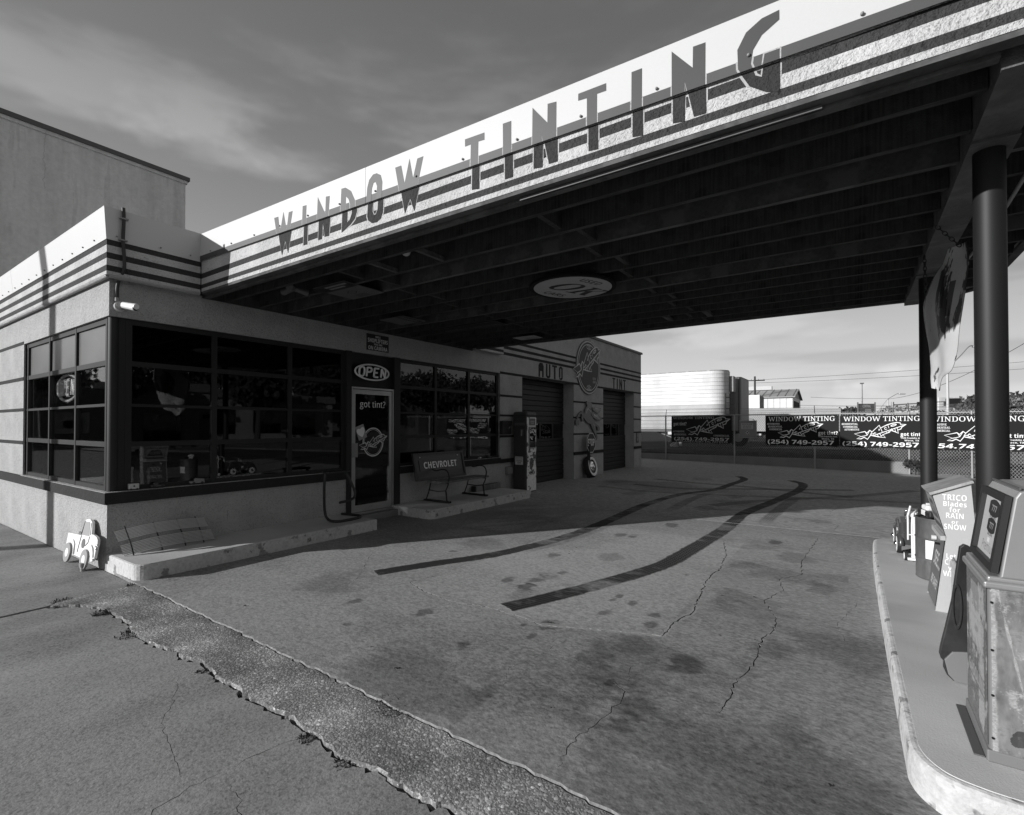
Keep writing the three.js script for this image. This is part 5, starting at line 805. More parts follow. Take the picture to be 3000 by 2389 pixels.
// wiper blade cabinet
{
  const t = thing('wiper_cabinet', 'grey sheet metal wiper blade cabinet with slanted head on the island', 'cabinet', [3.08, IY, 7.05]);
  const x0 = 2.83, x1 = 3.33, prof = [[6.944, IY], [7.008, 0.695], [6.932, 1.0], [7.143, 1.092], [7.161, 0.822], [7.137, 0.66], [7.16, IY]];
  const pm = M(0.44, { rough: 0.5, map: sheetCol });
  part(t, 'side_plate', plateZY(prof, x0, x0 + 0.02), pm); part(t, 'side_plate', plateZY(prof, x1 - 0.02, x1), pm);
  part(t, 'core', plateZY(grow(prof, -0.006), x0 + 0.0205, x1 - 0.0205), M(0.24, { rough: 0.5, map: grimeCol }));
  // lid
  const lid = remap(ext(shapeOf([[0, 0], [0.26, 0], [0.26, x1 - x0 + 0.04], [0, x1 - x0 + 0.04]]), 0.014, 0.003), (u, v, n) => { const c = Math.cos(0.41), s = Math.sin(0.41); return [x0 - 0.02 + v, 0.993 + u * s + n * c, 6.918 + u * c - n * s]; }, true);
  part(t, 'lid', lid, M(0.4, { rough: 0.45, map: woodCol }));
  // head glass panel and front lettering (faces -z)
  const quad = (pts, uv = [[0, 0], [1, 0], [1, 1], [0, 1]]) => { const g = new THREE.BufferGeometry(), P = [0, 1, 2, 0, 2, 3]; g.setAttribute('position', new THREE.Float32BufferAttribute(P.flatMap((k) => pts[k]), 3)); g.setAttribute('uv', new THREE.Float32BufferAttribute(P.flatMap((k) => uv[k]), 2)); g.computeVertexNormals(); return g; };
  part(t, 'head_front', quad([[x1 - 0.025, 0.705, 7.002], [x0 + 0.025, 0.705, 7.002], [x0 + 0.025, 0.992, 6.931], [x1 - 0.025, 0.992, 6.931]]), new THREE.MeshPhysicalMaterial({ roughness: 0.4, map: canvasTex(512, 320, (g, w, h) => { g.fillStyle = grey(0.3); g.fillRect(0, 0, w, h); g.strokeStyle = grey(0.05); g.lineWidth = 10; g.strokeRect(30, 20, w - 60, h - 90); g.fillStyle = grey(0.06); g.beginPath(); g.moveTo(60, 210); g.lineTo(150, 60); g.lineTo(362, 60); g.lineTo(452, 210); g.fill(); g.fillStyle = grey(0.35); txt(g, 'TRICO', 130, 170, 250, 70); g.fillStyle = grey(0.06); g.fillRect(40, 250, w - 80, 40); }) }));
  part(t, 'lip', B(x0 + 0.001, x1 - 0.001, 0.668, 0.7, 6.975, 7.004), pm);
  part(t, 'body_front', quad([[x1 - 0.022, IY + 0.02, 6.9435], [x0 + 0.022, IY + 0.02, 6.9435], [x0 + 0.022, 0.665, 6.9995], [x1 - 0.022, 0.665, 6.9995]]), new THREE.MeshPhysicalMaterial({ roughness: 0.45, map: canvasTex(512, 560, (g, w, h) => { g.fillStyle = grey(0.13); g.fillRect(0, 0, w, h); g.fillStyle = grey(0.55); txt(g, 'SEE...', 90, 270, 370, 130, 'italic bold 100px sans-serif', -0.2); txt(g, 'BE SAFE!', 90, 440, 340, 80, 'italic bold 100px sans-serif', -0.2); }) }));
  part(t, 'knob', cyl([3.2, 0.62, 6.975], 'z', 0.018, 0.03, 14), mat.light); part(t, 'latch', B(3.02, 3.06, 0.6, 0.61, 6.965, 6.995), mat.black);
  const lw = (g, w, h) => { g.clearRect(0, 0, w, h); g.fillStyle = grey(0.85); const L = [['TRICO', 105, 175, 50], ['Blades', 158, 170, 44], ['for', 208, 78, 44], ['RAIN', 260, 132, 46], ['or', 306, 52, 30], ['SNOW', 356, 158, 46], ['Let us', 610, 140, 46], ['CHECK', 662, 160, 46], ['your', 708, 110, 40], ['WIPERS', 762, 180, 46]]; for (const [s, y, wd, hh] of L) txt(g, s, 128 - wd / 2 + (y > 400 ? 4 : 0), y, wd, hh); };
  const Lp = picture('-x', 6.955, 7.155, 0.2, 1.05, x0 - 0.0015); part(t, 'side_lettering', Lp, new THREE.MeshPhysicalMaterial({ transparent: true, roughness: 0.55, map: canvasTex(256, 1088, (g, w, h) => { g.save(); g.scale(1, 1088 / 1020); lw(g, w, h); g.restore(); }) }));
}
// steel drum with a sheet of paper
{
  const t = thing('steel_drum', 'small rusty steel drum with a white paper stuck on it', 'drum', [3.86, IY, 7.1]), R = 0.19, prof = [[0, 0], [R - 0.006, 0], [R, 0.006], [R - 0.003, 0.012], [R - 0.003, 0.17], [R + 0.006, 0.178], [R - 0.003, 0.186], [R - 0.003, 0.35], [R + 0.006, 0.358], [R - 0.003, 0.366], [R - 0.003, 0.52], [R + 0.004, 0.528], [R, 0.536], [R - 0.012, 0.536], [R - 0.014, 0.522], [0, 0.522]];
  local(t, 'shell', new THREE.LatheGeometry(prof.map(([a, b]) => V2(a, b)), 40), M(0.13, { rough: 0.55, metal: 0.2, map: peelCol }));
  const pg = new THREE.CylinderGeometry(R + 0.0085, R + 0.0085, 0.16, 10, 1, true, Math.PI * 1.27, 0.72); local(t, 'paper', pg, new THREE.MeshPhysicalMaterial({ roughness: 0.8, side: THREE.DoubleSide, color: new THREE.Color().setRGB(0.75, 0.75, 0.75) }), [0, 0.27, 0]);
  // toy patrol car on the drum lid
  const c = thing('toy_patrol_car', 'black and white toy patrol car standing on the drum', 'toy car', [3.86, IY + 0.524, 7.02]); c.rotation.y = 0.2;
  local(c, 'body', new RoundedBoxGeometry(0.3, 0.05, 0.11, 3, 0.015), mat.blackMetal, [0, 0.045, 0]); local(c, 'door', new RoundedBoxGeometry(0.09, 0.045, 0.114, 2, 0.006), mat.whitePaint, [0, 0.046, 0]); local(c, 'cabin', new RoundedBoxGeometry(0.13, 0.05, 0.095, 3, 0.02), mat.whitePaint, [0.01, 0.09, 0]); local(c, 'light_bar', new RoundedBoxGeometry(0.02, 0.018, 0.06, 2, 0.005), mat.light, [0.01, 0.122, 0]);
  for (const [sx, sz] of [[-1, -1], [-1, 1], [1, -1], [1, 1]]) { const w = local(c, 'wheel', new THREE.CylinderGeometry(0.024, 0.024, 0.016, 16).rotateX(Math.PI / 2), mat.rubber, [sx * 0.09, 0.024, sz * 0.052]); const h = new THREE.Mesh(new THREE.CylinderGeometry(0.012, 0.012, 0.018, 12).rotateX(Math.PI / 2), mat.chrome); h.name = 'hub'; w.add(h); }
}
// pedal car and white tube frame
{
  const t = thing('pedal_car', 'dark pedal car with white wheels at the far end of the island', 'pedal car', [5.02, IY, 7.03]), paint = M(0.05, { rough: 0.25, clearcoat: 0.6 });
  const prof = [[-0.36, 0.1], [-0.36, 0.2], [-0.3, 0.3], [-0.12, 0.33], [-0.02, 0.3], [0.06, 0.24], [0.16, 0.26], [0.3, 0.27], [0.36, 0.2], [0.37, 0.1]];
  local(t, 'body', ext(shapeOf(prof.map(([x, y]) => [x, y * 1.12])), 0.3, 0.035).translate(0, 0, -0.15), paint);
  for (const x of [-0.24, 0.25]) for (const s of [-1, 1]) {
    local(t, 'mudguard', new THREE.TorusGeometry(0.115, 0.035, 10, 18, Math.PI).scale(1, 1, 0.9), paint, [x, 0.1, s * 0.17]);
    const w = local(t, 'wheel', new THREE.CylinderGeometry(0.095, 0.095, 0.035, 28).rotateX(Math.PI / 2), mat.rubber, [x, 0.095, s * 0.185]); const h = new THREE.Mesh(new THREE.CylinderGeometry(0.078, 0.078, 0.004, 28).rotateX(Math.PI / 2).translate(0, 0, s * 0.0195), mat.whitePaint); h.name = 'whitewall'; w.add(h); const k = new THREE.Mesh(new THREE.SphereGeometry(0.036, 16, 10).scale(1, 1, 0.7).translate(0, 0, s * 0.02), mat.chrome); k.name = 'hubcap'; w.add(k);
  }
  local(t, 'windscreen_frame', tube([[-0.02, 0.3, -0.11], [-0.04, 0.42, -0.11], [-0.04, 0.43, 0], [-0.04, 0.42, 0.11], [-0.02, 0.3, 0.11]], 0.008), mat.chrome); local(t, 'steering_wheel', new THREE.TorusGeometry(0.06, 0.008, 8, 20).rotateY(Math.PI / 2).rotateZ(0.5), mat.whitePaint, [0.03, 0.36, 0]);
  local(t, 'badge', new THREE.CylinderGeometry(0.03, 0.03, 0.004, 18).rotateX(Math.PI / 2), mat.light, [0.0, 0.2, -0.187]);
  const f = thing('white_tube_frame', 'white bent-tube hand cart frame between drum and pedal car', 'frame', [4.42, IY, 6.95]);
  const wt = mat.whitePaint;
  part(f, 'hoop', tube([[4.4, 0.19, 6.93], [4.4, 0.55, 6.93], [4.42, 0.62, 6.94], [4.5, 0.645, 6.97], [4.6, 0.62, 6.975], [4.62, 0.5, 6.98]], 0.009, 8, 50), wt); part(f, 'hoop', tube([[4.44, 0.36, 6.9], [4.44, 0.56, 6.9], [4.46, 0.6, 6.9], [4.5, 0.58, 6.91]], 0.009, 8, 30), wt); part(f, 'upright', bar([4.385, 0.18, 6.945], [4.385, 0.6, 6.945], 0.009), wt);
  part(f, 'handle', bar([4.44, 0.6, 6.9], [4.43, 0.7, 6.92], 0.009), wt); part(f, 'crossbar', bar([4.385, 0.42, 6.9], [4.385, 0.42, 7.02], 0.006), wt); part(f, 'toe_plate', RB(4.36, 4.5, 0.17, 0.195, 6.89, 7.02, 0.005, 1), wt);
  part(f, 'wheel', cyl([4.44, IY + 0.045, 6.885], 'z', 0.045, 0.03, 22), mat.rubber); part(f, 'wheel_disc', cyl([4.44, IY + 0.045, 6.867], 'z', 0.034, 0.006, 22), wt);
}

// ---------------------------------------------------------------- fence with banners
const FA = V3(20.0, 0, -0.41), FD = V3(-0.278, 0, 0.961).normalize(), FN = V3(-FD.z, 0, FD.x);   // FN faces the forecourt
const onF = (s, y, n = 0) => { const p = FA.clone().addScaledVector(FD, s).addScaledVector(FN, n); return [p.x, y, p.z]; };
const fAngle = Math.atan2(FN.x, FN.z);
const S0 = -2.4, S1 = 13.5;
{
  const t = thing('chain_link_fence', 'chain-link fence with barbed wire along the far edge of the forecourt', 'fence', onF(5, 0));
  for (const s of [-2.2, 0.03, 3.11, 5.96, 8.59, 10.02, 12.2]) { part(t, 'post', bar(onF(s, 0), onF(s, 1.92), 0.03, 0.03, 12), mat.galv); part(t, 'outrigger', bar(onF(s, 1.92), onF(s - 0.06, 2.2, -0.16), 0.014, 0.01, 6), M(0.05, { rough: 0.7 })); }
  part(t, 'top_rail', bar(onF(S0, 1.93), onF(S1, 1.86), 0.02, 0.02, 10), mat.galv);
  const wires = [], dx = 0.072, y0 = 0.05, y1 = 1.95, wire = (a, b) => { const A = V3(...a), Bv = V3(...b), d = Bv.clone().sub(A), side = V3(0, 1, 0).cross(d).normalize().multiplyScalar(0.0022), up = d.clone().cross(side).normalize().multiplyScalar(0.0022), P = [side, up.clone().addScaledVector(side, -0.5).multiplyScalar(1), side.clone().multiplyScalar(-0.5).addScaledVector(up, -1)], o = []; for (let k = 0; k < 3; k++) { const p = P[k], q = P[(k + 1) % 3]; const v = [A.clone().add(p), Bv.clone().add(p), Bv.clone().add(q), A.clone().add(q)]; for (const i of [0, 1, 2, 0, 2, 3]) o.push(v[i].x, v[i].y, v[i].z); } return o; };
  const H = y1 - y0, run = H * 0.72; for (let s = S0 - run; s < S1; s += dx) for (const dir of [0, 1]) { let a = s, b = s + run, ya = dir ? y1 : y0, yb = dir ? y0 : y1; if (a < S0) { ya = lerp(ya, yb, (S0 - a) / run); a = S0; } if (b > S1) { yb = lerp(ya, yb, (S1 - a) / (b - a)); b = S1; } wires.push(...wire(onF(a, ya, dir * 0.003), onF(b, yb, dir * 0.003))); }
  const g = new THREE.BufferGeometry(); g.setAttribute('position', new THREE.Float32BufferAttribute(wires, 3)); g.computeVertexNormals(); const mesh = part(t, 'wire_mesh', g, mat.galv); mesh.userData.kind = 'stuff';
  for (const [h, n] of [[2.0, -0.05], [2.08, -0.1], [2.17, -0.15]]) part(t, 'barbed_wire', join(bar(onF(S0, h, n), onF(S1, h - 0.06, n), 0.0035, 0.0035, 4), ...Array.from({ length: 110 }, (_, k) => { const s = S0 + k * 0.145, y = h - (0.06 * k) / 110; return bar(onF(s, y - 0.016, n - 0.01), onF(s + 0.02, y + 0.016, n + 0.01), 0.002, 0.002, 3); })), M(0.12, { rough: 0.6 }));
}
{ // low retaining wall under the fence, cast in lengths
  const t = thing('retaining_wall', 'low cracked concrete retaining wall under the chain-link fence', 'wall', onF(3, 0)), r = rngOf(31);
  const cuts = [-2.4, 0.9, 2.2, 3.54, 6.2, 8.58]; for (let k = 0; k < cuts.length - 1; k++) { const a = cuts[k] + 0.004, b = cuts[k + 1] - 0.004, h0 = lerp(0.22, 0.37, (a + 2.4) / 11), h1 = lerp(0.22, 0.37, (b + 2.4) / 11), P = (s, y, n) => onF(s, y, n), v = [P(a, -0.05, -0.22), P(b, -0.05, -0.22), P(b, h1, -0.22), P(a, h0, -0.22), P(a, -0.05, -0.035), P(b, -0.05, -0.035), P(b, h1 + (r() - 0.5) * 0.01, -0.035), P(a, h0, -0.035)], pos = []; for (const q of [[0, 1, 2, 3], [5, 4, 7, 6], [4, 0, 3, 7], [1, 5, 6, 2], [3, 2, 6, 7], [4, 5, 1, 0]]) for (const i of [q[0], q[1], q[2], q[0], q[2], q[3]]) pos.push(...v[i]); const g = new THREE.BufferGeometry(); g.setAttribute('position', new THREE.Float32BufferAttribute(pos, 3)); g.computeVertexNormals(); part(t, 'wall_length', metreUV(g), mat.conc); }
}
// raised lot behind
{ const lot = structure('gravel_lot', 'rough ground of the lot behind the fence'); const p = (s, n) => { const q = onF(s, 0, n); return [q[0], q[2]]; }; part(lot, 'gravel', slabXZ([p(-60, -0.23), p(8.57, -0.23), p(8.57, -140), p(-60, -140)], -0.07, 0.3), M(0.12, { map: slabMap, bumpMap: stuccoBump, bumpScale: 0.02, rough: 1 })); part(lot, 'gravel', slabXZ([p(8.58, -0.06), p(60, -0.06), p(60, -140), p(8.58, -140)], -0.07, 0.06), M(0.55, { map: slabMap, bumpMap: stuccoBump, bumpScale: 0.02, rough: 1 })); }  // left gravel dark, right pale: shade and sunlight put into the two colours
function banner(label, s0, s1, y0, y1, draw) {
  const t = thing('banner', label, 'banner', onF((s0 + s1) / 2, y0, 0.02), 'printed banners on the chain-link fence'); const w = s1 - s0, h = y1 - y0, nx = 40, ny = 12, g = new THREE.PlaneGeometry(w, h, nx, ny), p = g.attributes.position;
  const m = new THREE.MeshPhysicalMaterial({ roughness: 0.7, specularIntensity: 0.35, side: THREE.DoubleSide, map: canvasTex(1024, Math.round((1024 * h) / w), draw) });
  for (let i = 0; i < p.count; i++) { const u = p.getX(i), v = p.getY(i); p.setZ(i, 0.012 * Math.sin(u * 3.1 + v * 2 + s0) * (0.3 + (0.5 - v / h)) + 0.006 * Math.sin(u * 9 + s0 * 3)); p.setY(i, v + 0.01 * Math.sin(u * 5 + s0) * (v < -h / 2 + 0.05 ? 1 : 0)); } g.computeVertexNormals();
  t.rotation.y = fAngle; local(t, 'sheet', g, m, [0, h / 2, 0.03]);
  for (let k = 0; k < 7; k++) for (const yy of [0.02, h - 0.02]) local(t, 'grommet', new THREE.TorusGeometry(0.014, 0.004, 5, 10), mat.galv, [-w / 2 + 0.03 + (k * (w - 0.06)) / 6, yy, 0.045]);
}
const ink = grey(0.85), bgc = grey(0.012);
const bannerArt = (lines, phone, extra) => (g, w, h) => {
  g.fillStyle = bgc; g.fillRect(0, 0, w, h); g.fillStyle = ink; txt(g, 'WINDOW TINTING', 45, 92, w - 95, 68, '100px serif'); lines.forEach((s, i) => { g.fillStyle = ink; txt(g, s, 22 + i * 18, 148 + i * 42, s.length * 19.5, 28, 'bold 100px serif'); });
  logo(g, 185, h * 0.23, 640, h * 0.53, ink, bgc); g.fillStyle = ink; txt(g, 'got tint?', w * 0.735, h * 0.63, w * 0.25, 50); txt(g, '1725 Franklin Ave.', w * 0.735, h * 0.71, w * 0.25, 20); txt(g, 'Waco, TX', w * 0.78, h * 0.78, w * 0.16, 20); txt(g, phone, 28, h - 24, w - 90, 62, 'bold 100px sans-serif', extra ? -0.22 : 0);
};
banner('dark window tinting banner with a Spanish line at the bottom', 0.35, 3.03, 0.78, 1.895, (g, w, h) => { g.fillStyle = bgc; g.fillRect(0, 0, w, h); const k = grey(0.42); g.fillStyle = k; txt(g, 'WINDOW TINTING', 25, 48, 720, 38, '100px serif'); txt(g, 'got tint?', 35, 150, 240, 52); logo(g, 265, 20, 740, 290, k, bgc); g.fillStyle = k; txt(g, 'AUTOMOTIVE', 25, 262, 210, 28, 'bold 100px serif'); txt(g, 'RESIDENTIAL', 45, 312, 225, 28, 'bold 100px serif'); txt(g, 'COMMERCIAL', 735, 322, 250, 28, 'bold 100px serif'); txt(g, '(254) 749-2957', 45, 388, 940, 48); txt(g, 'POLARIZADO DE AUTOS', 80, 424 > h - 6 ? h - 8 : 424, 880, 30, '100px serif'); });
banner('black window tinting banner right of the oil can sign', 4.32, 6.72, 0.78, 1.87, bannerArt(['AUTOMOTIVE', 'RESIDENTIAL', 'COMMERCIAL'], '(254) 749-2957'));
banner('black window tinting banner left of the slim column', 6.745, 8.975, 0.785, 1.838, bannerArt(['RESIDENTIAL', 'COMMERCIAL', 'AUTOMOTIVE'], '(254) 749-2957'));
banner('black window tinting banner with slanted dotted number behind the columns', 9.02, 11.2, 0.785, 1.81, bannerArt(['AUTOMOTIVE', 'RESIDENTIAL', 'COMMERCIAL'], '254.749.2957', true));
{ // big oil can shaped sign
  const t = thing('oil_can_sign', 'pale oil can shaped sign hanging on the fence between two banners', 'sign', onF(3.7, 1.03, 0.03)); t.rotation.y = fAngle + 0.0; const pm = M(0.2, { rough: 0.5, map: sheetCol });
  local(t, 'can', new RoundedBoxGeometry(0.6, 0.64, 0.16, 3, 0.015), pm, [0, 0.32, 0.09]); local(t, 'rim', new RoundedBoxGeometry(0.615, 0.02, 0.175, 2, 0.008), mat.galv, [0, 0.645, 0.09]); local(t, 'rim', new RoundedBoxGeometry(0.615, 0.02, 0.175, 2, 0.008), mat.galv, [0, 0.0, 0.09]); local(t, 'handle', tube([[-0.05, 0.65, 0.09], [0.0, 0.7, 0.09], [0.2, 0.7, 0.09], [0.24, 0.65, 0.09]], 0.012), mat.galv); local(t, 'spout', new THREE.CylinderGeometry(0.025, 0.03, 0.04, 14), mat.galv, [-0.2, 0.67, 0.09]);
  const pl = new THREE.PlaneGeometry(0.57, 0.6); local(t, 'print', pl, new THREE.MeshPhysicalMaterial({ roughness: 0.5, map: canvasTex(512, 540, (g, w, h) => { g.fillStyle = grey(0.19); g.fillRect(0, 0, w, h); g.fillStyle = grey(0.38); g.fillRect(60, 60, 400, 200); g.fillStyle = grey(0.04); txt(g, 'SINCLAIR', 85, 122, 350, 48, 'bold 100px serif'); txt(g, 'OPALINE', 105, 184, 310, 44, 'bold 100px serif'); txt(g, 'MOTOR OIL', 105, 240, 310, 38, 'bold 100px serif'); g.fillRect(200, 320, 130, 130); g.strokeStyle = grey(0.5); g.lineWidth = 6; g.strokeRect(200, 320, 130, 130); g.lineWidth = 22; g.beginPath(); g.arc(265, 385, 40, 0, 7); g.stroke(); }) }), [0, 0.32, 0.172]);
}
{ const t = thing('licence_plate', 'small tilted licence plate wired to the fence under the first banner', 'plate', onF(0.4, 0.7, 0.02)); t.rotation.y = fAngle; local(t, 'plate', new RoundedBoxGeometry(0.3, 0.11, 0.006, 1, 0.003).rotateZ(0.6), mat.light); local(t, 'inset', new THREE.PlaneGeometry(0.27, 0.08).rotateZ(0.6), mat.mid, [0, 0, 0.004]); }

// ---------------------------------------------------------------- leaves
function leafGeo(s) { const g = new THREE.BufferGeometry(); g.setAttribute('position', new THREE.Float32BufferAttribute([0, 0, 0, s * 0.4, s * 0.35, s * 0.08, 0, s, 0, -s * 0.4, s * 0.35, s * 0.08], 3)); g.setIndex([0, 1, 2, 0, 2, 3]); g.computeVertexNormals(); return g; }
const leafM = [0.03, 0.05, 0.08, 0.2].map((v) => M(v, { rough: 0.7, side: THREE.DoubleSide }));
// a crown of leaf faces spread through several clumps
function crown(centre, r, n, leaf, seed, clumps = 9, flat = 0.8) {
  const R = rngOf(seed), pos = [], cl = Array.from({ length: clumps }, () => { const a = R() * 6.283, e = (R() - 0.35) * 1.6, d = Math.sqrt(R()) * 0.62; return [centre[0] + Math.cos(a) * d * r, centre[1] + Math.sin(e) * d * r * flat, centre[2] + Math.sin(a) * d * r, r * (0.28 + R() * 0.26)]; });
  const v = V3(0, 0, 0), q = new THREE.Quaternion(), e = new THREE.Euler();
  for (let k = 0; k < n; k++) { const c = cl[Math.floor(R() * clumps)], a = R() * 6.283, u = R() * 2 - 1, d = Math.cbrt(0.25 + 0.75 * R()) * c[3] * (0.85 + R() * 0.35), s = Math.sqrt(1 - u * u); q.setFromEuler(e.set(R() * 6.3, R() * 6.3, R() * 6.3)); const L = leaf * (0.6 + R() * 0.8), o = [c[0] + Math.cos(a) * s * d, c[1] + u * d * flat, c[2] + Math.sin(a) * s * d], pts = [[0, 0, 0], [L * 0.42, L * 0.4, L * 0.1], [0, L, 0], [-L * 0.42, L * 0.4, L * 0.1]].map(([x, y, z]) => { v.set(x, y, z).applyQuaternion(q); return [o[0] + v.x, o[1] + v.y, o[2] + v.z]; }); for (const i of [0, 1, 2, 0, 2, 3]) pos.push(...pts[i]); }
  const g = new THREE.BufferGeometry(); g.setAttribute('position', new THREE.Float32BufferAttribute(pos, 3)); g.computeVertexNormals(); return g;
}
function tree(label, x, z, y0, h, r, seed, n = 5000, leaf = 0.3, m = 1, group) {
  const t = thing('tree', label, 'tree', [x, y0, z], group), R = rngOf(seed * 7), tr = [bar([x, y0, z], [x + (R() - 0.5) * 0.4, y0 + h * 0.5, z], h * 0.035, h * 0.022, 9)];
  for (let k = 0; k < 6; k++) { const a = k * 1.05 + R(); tr.push(bar([x, y0 + h * (0.3 + 0.06 * k), z], [x + Math.cos(a) * r * 0.7, y0 + h * (0.55 + R() * 0.35), z + Math.sin(a) * r * 0.7], h * 0.014, h * 0.005, 6)); }
  part(t, 'trunk', join(tr), M(0.05, { rough: 0.9 })); part(t, 'crown', crown([x, y0 + h * 0.66, z], r, n, leaf, seed, 14, Math.min(1, (h * 0.36) / r)), leafM[m]); return t;
}
function tuft(label, x, z, r, h, n, seed, y = -0.03) {
  const R = rngOf(seed), pos = []; for (let k = 0; k < n; k++) { const a = R() * 6.283, d = Math.sqrt(R()) * r * 0.5, b = R() * 6.283, L = h * (0.5 + R()), lean = 0.3 + R() * 1.1, w = 0.0025 + R() * 0.002, bx = x + Math.cos(a) * d, bz = z + Math.sin(a) * d, mx = bx + Math.cos(b) * L * lean * 0.4, mz = bz + Math.sin(b) * L * lean * 0.4, tx = bx + Math.cos(b) * L * lean, tz = bz + Math.sin(b) * L * lean, px = -Math.sin(b) * w, pz = Math.cos(b) * w, my = y + L * 0.6, ty = y + L * (lean > 0.9 ? 0.5 : 0.85); pos.push(bx - px, y, bz - pz, bx + px, y, bz + pz, mx + px, my, mz + pz, bx - px, y, bz - pz, mx + px, my, mz + pz, mx - px, my, mz - pz, mx - px, my, mz - pz, mx + px, my, mz + pz, tx, ty, tz); }
  const g = new THREE.BufferGeometry(); g.setAttribute('position', new THREE.Float32BufferAttribute(pos, 3)); g.computeVertexNormals(); const t = thing('weed', label, 'weed', [x, y, z], 'weeds in the pavement cracks'); part(t, 'blades', g, leafM[1]); return t;
}
tuft('small weed in the sidewalk joint left of the step', -0.545, 0.80, 0.14, 0.03, 70, 41);
tuft('weed at the top of the aggregate strip', -0.445, 1.43, 0.14, 0.032, 90, 42);
tuft('weed in the jagged crack, second from the step', -0.47, 2.1, 0.2, 0.022, 80, 43);
tuft('weed at the forecourt edge near the step corner', -0.012, 1.46, 0.13, 0.028, 70, 44);
tuft('largest weed, on the forecourt edge of the strip', -0.046, 4.42, 0.22, 0.032, 200, 45);
tuft('flat weed where three cracks meet', -0.463, 4.266, 0.1, 0.014, 70, 46);
tuft('dark weed in the jagged crack nearest the camera', -0.478, 4.55, 0.1, 0.012, 60, 47);
tuft('tiny weed halfway down the jagged crack', -0.441, 3.12, 0.07, 0.014, 40, 48);
tuft('weed at the foot of the step corner', -0.05, 0.80, 0.07, 0.03, 60, 49);
// bits of leaf litter and grit
{ const R = rngOf(61); for (let k = 0; k < 46; k++) { const x = 0.2 + R() * 5.5, z = 1.6 + R() * 4.9, s = 0.012 + R() * 0.02, t = new THREE.Mesh(leafGeo(s), leafM[R() < 0.5 ? 2 : 0]); t.name = numbered('fallen_leaf'); t.position.set(x, 0.004, z); t.rotation.set(-Math.PI / 2 + (R() - 0.5) * 0.5, 0, R() * 6.28); t.userData = { label: 'tiny dry leaf lying on the forecourt concrete', category: 'leaf', group: 'fallen leaves on the forecourt' }; t.castShadow = true; scene.add(t); } }

// ---------------------------------------------------------------- beyond the fence
const GY = 0.3;
function trailerWheel(t, x, z) { part(t, 'tyre', cyl([x, GY + 0.5, z], 'x', 0.5, 0.28, 22), mat.rubber); part(t, 'rim', cyl([x - 0.15, GY + 0.5, z], 'x', 0.24, 0.03, 16), mat.galv); }
{ // old ribbed white trailer with a rounded nose
  const t = thing('white_trailer', 'long white ribbed trailer with a rounded nose behind the fence', 'trailer', [27.2, GY, -4]), x0 = 26.0, x1 = 27.7, z0 = -11, z1 = 0.92, r = 0.8;
  const plan = [[x0, z0], [x1, z0], ...arc(x1 - r, z1 - r, r, 0, Math.PI / 2, 10), ...arc(x0 + r, z1 - r, r, Math.PI / 2, Math.PI, 12)], path = [[x0, z0], ...arc(x0 + r, z1 - r, r, Math.PI, Math.PI / 2, 14), ...arc(x1 - r, z1 - r, r, Math.PI / 2, 0, 10), [x1, z0]];
  const wm = M(0.8, { rough: 0.5, map: grimeCol }), wm2 = M(0.5, { rough: 0.6, map: grimeCol });
  part(t, 'upper_shell', slabXZ(plan, 2.62, 4.4), wm); part(t, 'lower_shell', slabXZ(plan, 1.3, 2.6), wm2);
  part(t, 'roof', slabXZ(grow(plan, -0.03), 4.4, 4.46), M(0.4, { rough: 0.7, map: peelCol }));
  for (let k = 0; k < 15; k++) part(t, 'rib', sweep(path.map(([x, z]) => [x - 0.012, z]), 1.36 + k * 0.205, 1.39 + k * 0.205, 0.02, 0.0), M(k > 5 ? 0.5 : 0.28, { rough: 0.6 }));
  part(t, 'belt_rail', sweep(path.map(([x, z]) => [x - 0.004, z]), 2.6, 2.63, 0.04), M(0.25, { rough: 0.6 }));
  part(t, 'skirt_beam', B(x0 + 0.05, x1 - 0.05, 1.15, 1.3, z0, z1 - 1), mat.dim); part(t, 'landing_leg', B(x0 + 0.3, x0 + 0.45, GY, 1.15, -1.9, -1.75), mat.mid); part(t, 'landing_leg', B(x1 - 0.45, x1 - 0.3, GY, 1.15, -1.9, -1.75), mat.mid); part(t, 'landing_foot', B(x0 + 0.25, x0 + 0.5, GY, GY + 0.05, -1.95, -1.7), mat.mid);
  part(t, 'leg_brace', bar([x0 + 0.4, 0.75, -1.85], [x0 + 0.4, 1.2, -3.0], 0.04), mat.mid); trailerWheel(t, x0 + 0.25, -8.5); trailerWheel(t, x0 + 0.25, -9.7);
  // refrigeration unit and ladder on the nose
  part(t, 'cooling_unit', RB(26.75, 27.3, 3.3, 4.15, z1 + 0.005, z1 + 0.22, 0.03), mat.mid); for (const dx of [0, 0.3]) part(t, 'ladder_rail', bar([26.35 + dx, 1.2, z1 - 0.1 + dx * 0.5], [26.35 + dx, 3.2, z1 - 0.1 + dx * 0.5], 0.025), mat.rustIron); for (let k = 0; k < 6; k++) part(t, 'rung', bar([26.35, 1.5 + k * 0.3, z1 - 0.1], [26.65, 1.5 + k * 0.3, z1 + 0.05], 0.018), mat.rustIron);
}
